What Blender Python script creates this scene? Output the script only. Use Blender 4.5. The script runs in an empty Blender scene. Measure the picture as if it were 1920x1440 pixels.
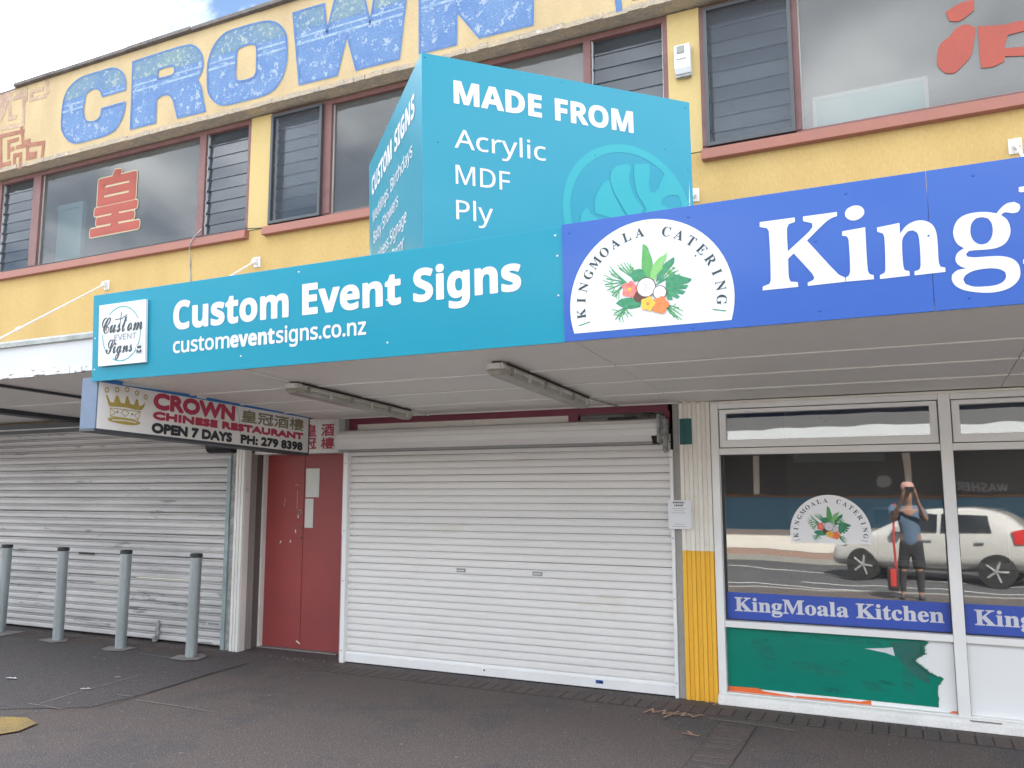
import bpy, math, random, json
from mathutils import Matrix, Vector
random.seed(7)
R = math.radians
scene = bpy.context.scene
col = scene.collection

# ------------------------------------------------------------------ camera, sky, sun, exposure
cam_data = bpy.data.cameras.new('camera')
cam_data.sensor_width = 36.0
cam_data.lens = 29.186
cam_data.clip_start = 0.03
cam_data.clip_end = 600.0
cam = bpy.data.objects.new('camera', cam_data)
col.objects.link(cam)
yaw, pitch, roll = 0.44274413, 0.12765233, -0.00159342
fwd = Vector((-math.sin(yaw)*math.cos(pitch), math.cos(yaw)*math.cos(pitch), math.sin(pitch)))
right0 = Vector((math.cos(yaw), math.sin(yaw), 0))
up0 = right0.cross(fwd)
rgt = math.cos(roll)*right0 + math.sin(roll)*up0
upv = -math.sin(roll)*right0 + math.cos(roll)*up0
m = Matrix(((rgt.x, upv.x, -fwd.x, 0), (rgt.y, upv.y, -fwd.y, 0), (rgt.z, upv.z, -fwd.z, 1.7), (0, 0, 0, 1)))
cam.matrix_world = m
scene.camera = cam

SUN_EL, SUN_AZ = R(42), R(30)          # behind the shops, to the right
world = bpy.data.worlds.new('World')
scene.world = world
world.use_nodes = True
wt = world.node_tree
wt.nodes.clear()
wo = wt.nodes.new('ShaderNodeOutputWorld')
bg = wt.nodes.new('ShaderNodeBackground')
sky = wt.nodes.new('ShaderNodeTexSky')
sky.sky_type = 'NISHITA'
sky.sun_disc = False
sky.sun_elevation = SUN_EL
sky.sun_rotation = SUN_AZ
sky.air_density = 1.0
sky.dust_density = 0.4
sky.ozone_density = 1.5
tc = wt.nodes.new('ShaderNodeTexCoord')
sep = wt.nodes.new('ShaderNodeSeparateXYZ')
wt.links.new(tc.outputs['Generated'], sep.inputs[0])
def wmath(op, a, b=None):
    n = wt.nodes.new('ShaderNodeMath'); n.operation = op
    for i, v in enumerate((a, b)):
        if v is None: continue
        if isinstance(v, (int, float)): n.inputs[i].default_value = v
        else: wt.links.new(v, n.inputs[i])
    return n.outputs[0]
zz = wmath('ADD', wmath('MAXIMUM', sep.outputs[2], 0.0), 0.22)
cmb = wt.nodes.new('ShaderNodeCombineXYZ')
wt.links.new(wmath('DIVIDE', sep.outputs[0], zz), cmb.inputs[0])
wt.links.new(wmath('DIVIDE', sep.outputs[1], zz), cmb.inputs[1])
cmb.inputs[2].default_value = 5.1
cn = wt.nodes.new('ShaderNodeTexNoise')
cn.inputs['Scale'].default_value = 1.25
cn.inputs['Detail'].default_value = 9.0
cn.inputs['Roughness'].default_value = 0.56
cn.inputs['Distortion'].default_value = 0.25
wt.links.new(cmb.outputs[0], cn.inputs['Vector'])
cr = wt.nodes.new('ShaderNodeValToRGB')
cr.color_ramp.elements[0].position = 0.42
cr.color_ramp.elements[1].position = 0.58
wt.links.new(cn.outputs['Fac'], cr.inputs[0])
cn2 = wt.nodes.new('ShaderNodeTexNoise')
cn2.inputs['Scale'].default_value = 2.6
cn2.inputs['Detail'].default_value = 6.0
wt.links.new(cmb.outputs[0], cn2.inputs['Vector'])
cr2 = wt.nodes.new('ShaderNodeValToRGB')
cr2.color_ramp.elements[0].position = 0.3
cr2.color_ramp.elements[0].color = (17.0, 17.8, 19.2, 1)
cr2.color_ramp.elements[1].position = 0.72
cr2.color_ramp.elements[1].color = (27, 27.3, 27.8, 1)
wt.links.new(cn2.outputs['Fac'], cr2.inputs[0])
mixc = wt.nodes.new('ShaderNodeMix'); mixc.data_type = 'RGBA'
wt.links.new(cr.outputs[0], mixc.inputs[0])
wt.links.new(sky.outputs[0], mixc.inputs[6])
wt.links.new(cr2.outputs[0], mixc.inputs[7])
wt.links.new(mixc.outputs[2], bg.inputs['Color'])
bg.inputs['Strength'].default_value = 0.05
wt.links.new(bg.outputs[0], wo.inputs[0])

sun_d = bpy.data.lights.new('sun', 'SUN')
sun_d.energy = 5.0
sun_d.angle = R(0.5)
sun_d.color = (1.0, 0.95, 0.86)
sun = bpy.data.objects.new('sun', sun_d)
col.objects.link(sun)
sdir = Vector((math.sin(SUN_AZ)*math.cos(SUN_EL), math.cos(SUN_AZ)*math.cos(SUN_EL), math.sin(SUN_EL)))
sun.rotation_euler = sdir.to_track_quat('Z', 'Y').to_euler()
sun.location = (0, 20, 30)

scene.view_settings.view_transform = 'Standard'
scene.view_settings.look = 'None'
scene.view_settings.exposure = 2.34
scene.view_settings.gamma = 1.0
scene.view_settings.use_curve_mapping = False
try:
    scene.cycles.use_denoising = True
    scene.cycles.max_bounces = 10
    scene.cycles.diffuse_bounces = 6
    scene.cycles.glossy_bounces = 4
    scene.cycles.transparent_max_bounces = 12
except Exception:
    pass

# ------------------------------------------------------------------ materials
def mat(name, c, rough=0.6, metal=0.0, c2=None, blotch=1.2, amt=0.5, grain=0.0, gscale=60.0, bump=0.0,
        spec=0.5, c3=None, c3scale=9.0, c3pos=0.62, stretch=(1, 1, 1), coat=0.0, speck=None):
    """Procedural: base colour c varied towards c2 in soft blotches, specks of c3, fine grain and bump."""
    mt = bpy.data.materials.new(name); mt.use_nodes = True
    nt = mt.node_tree; N = nt.nodes; Lk = nt.links
    b = N['Principled BSDF']
    b.inputs['Roughness'].default_value = rough
    b.inputs['Metallic'].default_value = metal
    b.inputs['Specular IOR Level'].default_value = spec
    if coat: b.inputs['Coat Weight'].default_value = coat; b.inputs['Coat Roughness'].default_value = 0.06
    geo = N.new('ShaderNodeNewGeometry')
    mp = N.new('ShaderNodeVectorMath'); mp.operation = 'MULTIPLY'; mp.inputs[1].default_value = stretch
    Lk.new(geo.outputs['Position'], mp.inputs[0])
    def noise(scale, detail=5.0, rough=0.6):
        n = N.new('ShaderNodeTexNoise'); n.inputs['Scale'].default_value = scale
        n.inputs['Detail'].default_value = detail; n.inputs['Roughness'].default_value = rough
        Lk.new(mp.outputs[0], n.inputs['Vector']); return n
    def ramp(src, p0, p1):
        r = N.new('ShaderNodeMapRange'); r.inputs[1].default_value = p0; r.inputs[2].default_value = p1
        Lk.new(src, r.inputs[0]); return r.outputs[0]
    def mix(f, a, bb, mode='MIX'):
        x = N.new('ShaderNodeMix'); x.data_type = 'RGBA'; x.blend_type = mode
        for i, v in ((0, f), (6, a), (7, bb)):
            if isinstance(v, (int, float)): x.inputs[i].default_value = v
            elif isinstance(v, tuple): x.inputs[i].default_value = (*v[:3], 1)
            else: Lk.new(v, x.inputs[i])
        return x.outputs[2]
    if c2 is None: c2 = tuple(v*0.82 for v in c)
    n1 = noise(blotch)
    f = N.new('ShaderNodeMath'); f.operation = 'MULTIPLY'; f.inputs[1].default_value = amt
    Lk.new(ramp(n1.outputs['Fac'], 0.35, 0.7), f.inputs[0])
    out = mix(f.outputs[0], c, c2)
    if c3:
        n3 = noise(c3scale, 8.0, 0.7)
        out = mix(ramp(n3.outputs['Fac'], c3pos, c3pos+0.06), out, c3)
    if speck:
        ns = N.new('ShaderNodeTexVoronoi'); ns.inputs['Scale'].default_value = speck[1]
        Lk.new(geo.outputs['Position'], ns.inputs['Vector'])
        lt = N.new('ShaderNodeMath'); lt.operation = 'LESS_THAN'; lt.inputs[1].default_value = speck[2]
        sx = N.new('ShaderNodeSeparateColor'); Lk.new(ns.outputs['Color'], sx.inputs[0])
        lt2 = N.new('ShaderNodeMath'); lt2.operation = 'LESS_THAN'; lt2.inputs[1].default_value = 0.35
        Lk.new(ns.outputs['Distance'], lt.inputs[0]); Lk.new(sx.outputs[0], lt2.inputs[0])
        mu = N.new('ShaderNodeMath'); mu.operation = 'MULTIPLY'; Lk.new(lt.outputs[0], mu.inputs[0]); Lk.new(lt2.outputs[0], mu.inputs[1])
        out = mix(mu.outputs[0], out, speck[0])
    ng = noise(gscale, 3.0)
    if grain:
        g = N.new('ShaderNodeMapRange'); g.inputs[1].default_value = 0.3; g.inputs[2].default_value = 0.7
        g.inputs[3].default_value = 1-grain; g.inputs[4].default_value = 1+grain
        Lk.new(ng.outputs['Fac'], g.inputs[0])
        cx = N.new('ShaderNodeVectorMath'); cx.operation = 'SCALE'
        Lk.new(out, cx.inputs[0]); Lk.new(g.outputs[0], cx.inputs['Scale']); out = cx.outputs[0]
    Lk.new(out, b.inputs['Base Color'])
    if bump:
        bp = N.new('ShaderNodeBump'); bp.inputs['Strength'].default_value = bump; bp.inputs['Distance'].default_value = 0.01
        Lk.new(ng.outputs['Fac'], bp.inputs['Height']); Lk.new(bp.outputs[0], b.inputs['Normal'])
    return mt

def glass(name, tint, fac, rough=0.0, dust_haze=0.0, dcol=(0.5, 0.5, 0.48), wavy=0.02):
    mt = bpy.data.materials.new(name); mt.use_nodes = True
    nt = mt.node_tree; N = nt.nodes; Lk = nt.links; N.clear()
    o = N.new('ShaderNodeOutputMaterial'); t = N.new('ShaderNodeBsdfTransparent'); g = N.new('ShaderNodeBsdfGlossy')
    t.inputs[0].default_value = (*tint, 1); g.inputs['Roughness'].default_value = rough
    g.inputs[0].default_value = (1, 1, 1, 1)
    fw = N.new('ShaderNodeLayerWeight'); fw.inputs['Blend'].default_value = 0.5
    p5 = N.new('ShaderNodeMath'); p5.operation = 'POWER'; p5.inputs[1].default_value = 5.0; Lk.new(fw.outputs['Facing'], p5.inputs[0])
    lw = N.new('ShaderNodeMath'); lw.operation = 'MULTIPLY_ADD'; lw.inputs[1].default_value = 0.96; lw.inputs[2].default_value = 0.04
    Lk.new(p5.outputs[0], lw.inputs[0])
    a = N.new('ShaderNodeMath'); a.operation = 'ADD'; a.use_clamp = True; a.inputs[1].default_value = fac
    Lk.new(lw.outputs[0], a.inputs[0])
    nz = N.new('ShaderNodeTexNoise'); nz.inputs['Scale'].default_value = 2.2; nz.inputs['Detail'].default_value = 1.0
    geo = N.new('ShaderNodeNewGeometry'); Lk.new(geo.outputs['Position'], nz.inputs['Vector'])
    bp = N.new('ShaderNodeBump'); bp.inputs['Strength'].default_value = wavy; bp.inputs['Distance'].default_value = 0.02
    Lk.new(nz.outputs['Fac'], bp.inputs['Height']); Lk.new(bp.outputs[0], g.inputs['Normal'])
    mx = N.new('ShaderNodeMixShader')
    Lk.new(a.outputs[0], mx.inputs[0]); Lk.new(t.outputs[0], mx.inputs[1]); Lk.new(g.outputs[0], mx.inputs[2])
    out = mx.outputs[0]
    if dust_haze:  # dust film that also paints a soft haze over the glass
        df = N.new('ShaderNodeBsdfDiffuse'); df.inputs[0].default_value = (*dcol, 1)
        dn = N.new('ShaderNodeTexNoise'); dn.inputs['Scale'].default_value = 1.7; dn.inputs['Detail'].default_value = 6.0
        Lk.new(geo.outputs['Position'], dn.inputs['Vector'])
        dr = N.new('ShaderNodeMapRange'); dr.inputs[1].default_value = 0.3; dr.inputs[2].default_value = 0.7
        dr.inputs[3].default_value = dust_haze*0.75; dr.inputs[4].default_value = dust_haze*1.25
        Lk.new(dn.outputs['Fac'], dr.inputs[0])
        m2 = N.new('ShaderNodeMixShader'); Lk.new(dr.outputs[0], m2.inputs[0]); Lk.new(out, m2.inputs[1]); Lk.new(df.outputs[0], m2.inputs[2]); out = m2.outputs[0]
    Lk.new(out, o.inputs[0])
    return mt

M = {}
M['yellow_wall'] = mat('yellow_wall', (0.475, 0.338, 0.138), 0.8, c2=(0.42, 0.29, 0.11), blotch=0.9, amt=0.9, grain=0.07, gscale=45, bump=0.3, spec=0.2, c3=(0.38, 0.29, 0.16), c3scale=2.2, c3pos=0.68, stretch=(1.8, 1, 0.6))
M['cream_wall'] = mat('cream_wall', (0.4784, 0.3772, 0.2162), 0.85, c2=(0.4048, 0.3128, 0.184), blotch=1.3, amt=1.0, grain=0.09, gscale=50, bump=0.35, spec=0.2, c3=(0.3312, 0.276, 0.2024), c3scale=2.6, c3pos=0.66, stretch=(1.7, 1, 0.7))
M['pillar_wall'] = mat('pillar_wall', (0.491, 0.3806, 0.1719), 0.85, c2=(0.4665, 0.3499, 0.1596), blotch=1.6, amt=0.7, grain=0.05, gscale=50, bump=0.2, spec=0.2)
M['band_edge'] = mat('band_edge', (0.3, 0.27, 0.225), 0.9, c2=(0.45, 0.3525, 0.225), blotch=9, amt=0.9, grain=0.25, gscale=70, bump=0.5, c3=(0.5625, 0.51, 0.495), c3scale=22, c3pos=0.6, stretch=(0.6, 1, 1.4))
M['cap'] = mat('cap', (0.085, 0.076, 0.072), 0.75, c2=(0.17, 0.15, 0.14), blotch=5, amt=0.9, grain=0.3, gscale=60, bump=0.4)
M['terracotta'] = mat('terracotta', (0.2736, 0.106, 0.07524), 0.6, c2=(0.2326, 0.09576, 0.07182), blotch=3, amt=0.7, grain=0.06)
M['maroon'] = mat('maroon', (0.136, 0.06, 0.056), 0.55, c2=(0.2, 0.104, 0.096), blotch=5, amt=0.6, grain=0.1, c3=(0.4, 0.368, 0.344), c3scale=30, c3pos=0.69)
M['magenta'] = mat('magenta', (0.208, 0.039, 0.0715), 0.5, blotch=3, amt=0.5)
M['letter_blue'] = mat('letter_blue', (0.080, 0.160, 0.335), 0.8, c2=(0.115, 0.205, 0.36), blotch=2.2, amt=1.0, grain=0.2, gscale=48, c3=(0.25, 0.32, 0.41), c3scale=12, c3pos=0.55)
M['letter_outline'] = mat('letter_outline', (0.0651, 0.1348, 0.3069), 0.8, c2=(0.1023, 0.186, 0.3441), blotch=6, amt=1.0, grain=0.18, gscale=60, c3=(0.2325, 0.2883, 0.372), c3scale=30, c3pos=0.66)
M['letter_green'] = mat('letter_green', (0.1395, 0.2185, 0.2511), 0.8, c2=(0.07905, 0.1628, 0.2976), blotch=3, amt=1.0, grain=0.18, gscale=60, c3=(0.279, 0.3348, 0.3162), c3scale=16, c3pos=0.54)
M['letter_pale'] = mat('letter_pale', (0.2772, 0.3696, 0.4356), 0.8, c2=(0.0924, 0.1914, 0.3828), blotch=9, amt=0.9, grain=0.2, gscale=60)
M['halo'] = mat('halo', (0.4542, 0.4051, 0.2701), 0.8, blotch=5)
M['fret_red'] = mat('fret_red', (0.252, 0.091, 0.0595), 0.8, c2=(0.336, 0.175, 0.105), blotch=6, amt=0.8, grain=0.15)
M['faded_red'] = mat('faded_red', (0.30, 0.19, 0.15), 0.85, c2=(0.44, 0.34, 0.22), blotch=5, amt=1.0, grain=0.25)
M['teal'] = mat('teal', (0.00186, 0.2278, 0.3301), 0.28, c2=(0.00186, 0.2418, 0.3395), blotch=0.7, amt=0.6, spec=0.3, coat=0.07, gscale=2.2, bump=0.35)
M['teal_light'] = mat('teal_light', (0.010, 0.305, 0.365), 0.3, blotch=0.7, amt=0.2, spec=0.3, coat=0.07)
M['sign_blue'] = mat('sign_blue', (0.0266, 0.095, 0.38), 0.26, c2=(0.03325, 0.1092, 0.399), blotch=0.8, amt=0.6, spec=0.3, coat=0.12, gscale=2.2, bump=0.35)
M['print_white'] = mat('print_white', (0.627, 0.646, 0.684), 0.45, c2=(0.589, 0.608, 0.6555), amt=0.4, spec=0.3)
M['board_white'] = mat('board_white', (0.64, 0.67, 0.70), 0.35, c2=(0.60, 0.64, 0.67), amt=0.5, spec=0.4)
M['decal_white'] = mat('decal_white', (0.84, 0.85, 0.86), 0.4, amt=0.1)
M['print_dark'] = mat('print_dark', (0.025, 0.045, 0.05), 0.5)
M['print_grey'] = mat('print_grey', (0.30, 0.32, 0.34), 0.5)
M['print_teal'] = mat('print_teal', (0.05, 0.33, 0.33), 0.5)
M['leaf_mid'] = mat('leaf_mid', (0.07, 0.30, 0.08), 0.5, c2=(0.12, 0.40, 0.12), blotch=30, amt=0.8)
M['leaf_light'] = mat('leaf_light', (0.16, 0.44, 0.12), 0.5, c2=(0.26, 0.52, 0.20), blotch=30, amt=0.8)
M['leaf_dark'] = mat('leaf_dark', (0.02, 0.19, 0.09), 0.5, c2=(0.07, 0.32, 0.16), blotch=40, amt=0.8)
M['petal_pink'] = mat('petal_pink', (0.75, 0.12, 0.11), 0.5, c2=(0.8, 0.3, 0.25), blotch=40, amt=0.8)
M['petal_orange'] = mat('petal_orange', (0.80, 0.16, 0.04), 0.5, c2=(0.8, 0.28, 0.10), blotch=40, amt=0.8)
M['petal_yellow'] = mat('petal_yellow', (0.82, 0.50, 0.06), 0.5, c2=(0.8, 0.33, 0.05), blotch=40, amt=0.7)
M['husk'] = mat('husk', (0.12, 0.05, 0.035), 0.6)
M['coco'] = mat('coco', (0.75, 0.68, 0.72), 0.5, c2=(0.45, 0.36, 0.42), blotch=25, amt=0.8)
M['soffit'] = mat('soffit', (0.84, 0.82, 0.765), 0.5, c2=(0.78, 0.765, 0.72), blotch=1.3, amt=0.7, grain=0.03, spec=0.4)
M['batten'] = mat('batten', (0.84, 0.84, 0.806), 0.5, blotch=3, amt=0.5)
M['canopy_top'] = mat('canopy_top', (0.5, 0.5, 0.5), 0.6)
M['white_fascia'] = mat('white_fascia', (0.5534, 0.5771, 0.5929), 0.6, c2=(0.4901, 0.5138, 0.5296), blotch=2, amt=0.5, grain=0.03)
M['peeling'] = mat('peeling', (0.66, 0.67, 0.68), 0.8, c2=(0.5, 0.5, 0.5), blotch=8, amt=0.8, c3=(0.13, 0.12, 0.11), c3scale=14, c3pos=0.56, stretch=(0.7, 1, 2.5))
M['flashing'] = mat('flashing', (0.22, 0.24, 0.22), 0.5, c2=(0.38, 0.40, 0.38), blotch=7, amt=0.9, grain=0.2)
M['slat'] = mat('slat', (0.735, 0.735, 0.72), 0.42, c2=(0.78, 0.78, 0.77), blotch=1.2, amt=0.8, grain=0.03, spec=0.5, c3=(0.71, 0.705, 0.66), c3scale=1.9, c3pos=0.60, stretch=(0.7, 1, 1.6))
M['slat_shade'] = mat('slat_shade', (0.30, 0.31, 0.31), 0.6)
M['slat_dirty'] = mat('slat_dirty', (0.60, 0.595, 0.59), 0.5, c2=(0.43, 0.43, 0.435), blotch=1.3, amt=1.0, grain=0.05, c3=(0.25, 0.25, 0.255), c3scale=3.0, c3pos=0.59, stretch=(0.4, 1, 2.6))
M['galv'] = mat('galv', (0.546, 0.585, 0.598), 0.5, metal=0.25, c2=(0.39, 0.429, 0.442), blotch=4, amt=0.8, grain=0.05)
M['guide_white'] = mat('guide_white', (0.825, 0.84, 0.84), 0.45, blotch=3, amt=0.4)
M['guide_green'] = mat('guide_green', (0.208, 0.286, 0.299), 0.5, c2=(0.338, 0.416, 0.416), blotch=6, amt=0.8, grain=0.1)
M['machinery'] = mat('machinery', (0.208, 0.221, 0.221), 0.6, c2=(0.442, 0.442, 0.429), blotch=14, amt=0.9, grain=0.2)
M['black'] = mat('black', (0.012, 0.012, 0.013), 0.5)
M['black_cap'] = mat('black_cap', (0.018, 0.024, 0.026), 0.55, c2=(0.03, 0.04, 0.04), blotch=20, amt=0.6)
M['bollard'] = mat('bollard', (0.285, 0.325, 0.335), 0.42, metal=0.3, c2=(0.36, 0.41, 0.42), blotch=5, amt=0.8, grain=0.05, spec=0.6, stretch=(1, 1, 0.35), c3=(0.20, 0.235, 0.24), c3scale=9, c3pos=0.60)
M['concrete'] = mat('concrete', (0.273, 0.26, 0.247), 0.9, c2=(0.182, 0.169, 0.169), blotch=6, amt=0.8, grain=0.2, gscale=90, bump=0.4)
M['post_white'] = mat('post_white', (0.78, 0.78, 0.75), 0.6, c2=(0.63, 0.63, 0.6), blotch=5, amt=0.8, grain=0.05, stretch=(1, 1, 0.3), c3=(0.45, 0.45, 0.435), c3scale=12, c3pos=0.66)
M['post_grey'] = mat('post_grey', (0.364, 0.364, 0.351), 0.65, c2=(0.247, 0.247, 0.234), blotch=5, amt=0.8, grain=0.08, stretch=(1, 1, 0.3))
M['post_brown'] = mat('post_brown', (0.13, 0.12, 0.11), 0.7, blotch=5)
M['door_red'] = mat('door_red', (0.3206, 0.05771, 0.05386), 0.5, c2=(0.2437, 0.04873, 0.05386), blotch=1.2, amt=0.9, grain=0.04, c3=(0.5386, 0.2565, 0.2308), c3scale=8, c3pos=0.74)
M['scratch'] = mat('scratch', (0.42, 0.26, 0.24), 0.8)
M['paper'] = mat('paper', (0.672, 0.7, 0.658), 0.8, c2=(0.532, 0.574, 0.546), blotch=6, amt=0.6)
M['notice_paper'] = mat('notice_paper', (0.792, 0.816, 0.84), 0.7, amt=0.2)
M['fluted'] = mat('fluted', (0.84, 0.832, 0.752), 0.6, c2=(0.72, 0.688, 0.64), blotch=2.5, amt=0.8, grain=0.05, stretch=(1, 1, 0.35), c3=(0.56, 0.528, 0.496), c3scale=11, c3pos=0.68)
M['fluted_yellow'] = mat('fluted_yellow', (0.84, 0.5, 0.04375), 0.55, c2=(0.825, 0.45, 0.04375), blotch=2.5, amt=0.8, grain=0.05, stretch=(1, 1, 0.35))
M['patch_green'] = mat('patch_green', (0.008, 0.10, 0.10), 0.55)
M['alu_white'] = mat('alu_white', (0.828, 0.84, 0.828), 0.4, c2=(0.7452, 0.759, 0.7452), blotch=2.5, amt=0.6, spec=0.5)
M['plinth_white'] = mat('plinth_white', (0.837, 0.837, 0.81), 0.65, c2=(0.702, 0.702, 0.675), blotch=3, amt=0.9, grain=0.06, bump=0.15, c3=(0.405, 0.3915, 0.351), c3scale=7, c3pos=0.7)
M['seal'] = mat('seal', (0.05, 0.05, 0.05), 0.6)
M['panel_white'] = mat('panel_white', (0.819, 0.84, 0.84), 0.35, c2=(0.78, 0.832, 0.84), amt=0.4, spec=0.5)
M['vinyl_green'] = mat('vinyl_green', (0.00186, 0.2232, 0.1535), 0.3, c2=(0.00279, 0.186, 0.1395), blotch=2.2, amt=0.9, spec=0.3, c3=(0.00558, 0.1395, 0.1116), c3scale=4.0, c3pos=0.60, stretch=(0.6, 1, 2.0))
M['vinyl_smear'] = mat('vinyl_smear', (0.005, 0.145, 0.11), 0.45, c2=(0.003, 0.22, 0.155), blotch=22, amt=1.0, stretch=(0.4, 1, 1.6), spec=0.3)
M['vinyl_dark'] = mat('vinyl_dark', (0.014, 0.119, 0.098), 0.45, c2=(0.014, 0.154, 0.119), blotch=9)
M['vinyl_orange'] = mat('vinyl_orange', (0.775, 0.1625, 0.04375), 0.45, c2=(0.625, 0.125, 0.0375), blotch=12)
M['vinyl_blue'] = mat('vinyl_blue', (0.035, 0.085, 0.42), 0.35, c2=(0.04, 0.095, 0.46), amt=0.5, spec=0.5)
M['hang_face'] = mat('hang_face', (0.7654, 0.7507, 0.736), 0.4, c2=(0.6771, 0.6624, 0.633), blotch=3, amt=0.8, grain=0.03, spec=0.5)
M['hang_blue'] = mat('hang_blue', (0.024, 0.156, 0.432), 0.45, c2=(0.036, 0.192, 0.48), blotch=5, amt=0.7)
M['hang_end'] = mat('hang_end', (0.105, 0.16, 0.245), 0.5, c2=(0.14, 0.19, 0.27), blotch=4, amt=0.8, grain=0.05)
M['hang_trim'] = mat('hang_trim', (0.05, 0.055, 0.065), 0.5)
M['gold'] = mat('gold', (0.432, 0.32, 0.072), 0.45, c2=(0.32, 0.24, 0.064), blotch=20, amt=0.7)
M['print_red'] = mat('print_red', (0.435, 0.0375, 0.0825), 0.5, c2=(0.375, 0.045, 0.075))
M['print_olive'] = mat('print_olive', (0.234, 0.208, 0.13), 0.5)
M['print_black'] = mat('print_black', (0.02, 0.022, 0.03), 0.5)
M['char_red'] = mat('char_red', (0.315, 0.06375, 0.04125), 0.7, c2=(0.27, 0.06, 0.045), blotch=4, amt=0.8, grain=0.06)
M['tube_body'] = mat('tube_body', (0.63, 0.615, 0.57), 0.6, c2=(0.45, 0.435, 0.39), blotch=8, amt=0.9, grain=0.1)
M['diffuser'] = mat('diffuser', (0.36, 0.35, 0.30), 0.3, c2=(0.24, 0.23, 0.19), blotch=6, amt=0.9, spec=0.6)
M['fitting_black'] = mat('fitting_black', (0.03, 0.028, 0.026), 0.8)
M['rod_white'] = mat('rod_white', (0.703, 0.703, 0.703), 0.5, c2=(0.57, 0.551, 0.5225), blotch=12, amt=0.6)
M['lens_grey'] = mat('lens_grey', (0.22, 0.23, 0.20), 0.35)
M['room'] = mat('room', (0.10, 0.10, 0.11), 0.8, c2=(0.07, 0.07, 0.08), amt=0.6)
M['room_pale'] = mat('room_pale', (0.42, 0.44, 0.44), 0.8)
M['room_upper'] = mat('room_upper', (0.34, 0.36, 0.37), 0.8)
M['steel'] = mat('steel', (0.35, 0.36, 0.37), 0.35, metal=0.7)
M['pale_aqua'] = mat('pale_aqua', (0.35, 0.62, 0.66), 0.5)
M['turq_frame'] = mat('turq_frame', (0.38, 0.62, 0.70), 0.4)
M['fly_screen'] = mat('fly_screen', (0.05, 0.055, 0.06), 0.4)
M['pane'] = glass('pane', (0.66, 0.68, 0.67), 0.01, 0.05, dust_haze=0.11, wavy=0.004)
M['shop_pane'] = glass('shop_pane', (0.66, 0.68, 0.68), 0.10, 0.012, dust_haze=0.035, wavy=0.05)
M['louvre_glass'] = glass('louvre_glass', (0.34, 0.40, 0.44), 0.02, 0.06, dust_haze=0.10, dcol=(0.32, 0.36, 0.40))
M['screen_glass'] = glass('screen_glass', (0.86, 0.88, 0.90), -0.03, 0.25, dust_haze=0.03, dcol=(0.2, 0.22, 0.24))
M['footpath'] = mat('footpath', (0.124, 0.104, 0.099), 0.92, c2=(0.138, 0.110, 0.101), blotch=1.1, amt=0.9, grain=0.5, gscale=95, bump=0.9, spec=0.2, c3=(0.106, 0.096, 0.095), c3scale=0.9, c3pos=0.50, speck=((0.20, 0.19, 0.18), 75, 0.30))
M['patch_asphalt'] = mat('patch_asphalt', (0.098, 0.091, 0.092), 0.92, c2=(0.108, 0.097, 0.094), blotch=1.4, amt=0.9, grain=0.45, gscale=95, bump=0.8, spec=0.2, speck=((0.17, 0.16, 0.16), 80, 0.25))
M['paver'] = mat('paver', (0.112, 0.092, 0.086), 0.9, c2=(0.125, 0.098, 0.09), blotch=4, amt=0.9, grain=0.3, gscale=90, bump=0.4, spec=0.25)
M['paver_b'] = mat('paver_b', (0.100, 0.088, 0.085), 0.9, c2=(0.115, 0.095, 0.088), blotch=4, amt=0.9, grain=0.3, gscale=90, bump=0.4, spec=0.25)
M['joint'] = mat('joint', (0.062, 0.055, 0.052), 0.95)
M['asphalt'] = mat('asphalt', (0.0975, 0.0975, 0.102), 0.9, c2=(0.075, 0.075, 0.078), blotch=0.6, amt=0.8, grain=0.3, gscale=60, bump=0.4, spec=0.3)
M['line_white'] = mat('line_white', (0.62, 0.62, 0.60), 0.7, grain=0.1)
M['kerb'] = mat('kerb', (0.30, 0.29, 0.27), 0.85, grain=0.15)
M['pink_paving'] = mat('pink_paving', (0.33, 0.209, 0.165), 0.85, c2=(0.275, 0.187, 0.154), blotch=1.5, grain=0.15)
M['ground'] = mat('ground', (0.09, 0.10, 0.07), 0.95, grain=0.2, gscale=5)
M['tactile'] = mat('tactile', (0.33, 0.225, 0.065), 0.9, c2=(0.20, 0.15, 0.075), blotch=7, amt=1.0, grain=0.35, gscale=90, bump=0.4, c3=(0.12, 0.11, 0.10), c3scale=16, c3pos=0.60)
M['chalk_orange'] = mat('chalk_orange', (0.48, 0.30, 0.20), 0.9, c2=(0.30, 0.19, 0.14), blotch=25, amt=0.9, grain=0.2)
M['seam_pale'] = mat('seam_pale', (0.28, 0.259, 0.252), 0.9, c2=(0.14, 0.133, 0.133), blotch=12, amt=1.0)
M['stain'] = mat('stain', (0.217, 0.21, 0.2072), 0.9, c2=(0.154, 0.14, 0.14), blotch=30, amt=0.9)
M['litter'] = mat('litter', (0.55, 0.55, 0.58), 0.7)
M['car_white'] = mat('car_white', (0.50, 0.49, 0.47), 0.25, amt=0.1, coat=1.0)
M['car_glass'] = mat('car_glass', (0.02, 0.022, 0.025), 0.05, spec=0.8)
M['tyre'] = mat('tyre', (0.02, 0.02, 0.02), 0.8)
M['rim'] = mat('rim', (0.03, 0.03, 0.032), 0.5)
M['lamp_red'] = mat('lamp_red', (0.5, 0.02, 0.02), 0.2)
M['lamp_clear'] = mat('lamp_clear', (0.6, 0.6, 0.6), 0.15)
M['shop_blue'] = mat('shop_blue', (0.05, 0.20, 0.33), 0.6)
M['shop_pale'] = mat('shop_pale', (0.66, 0.648, 0.6), 0.7)
M['shop_brown'] = mat('shop_brown', (0.22, 0.10, 0.04), 0.7)
M['shop_upper'] = mat('shop_upper', (0.10, 0.10, 0.105), 0.8)
M['shop_dark'] = mat('shop_dark', (0.05, 0.05, 0.055), 0.3, spec=0.6)
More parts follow.
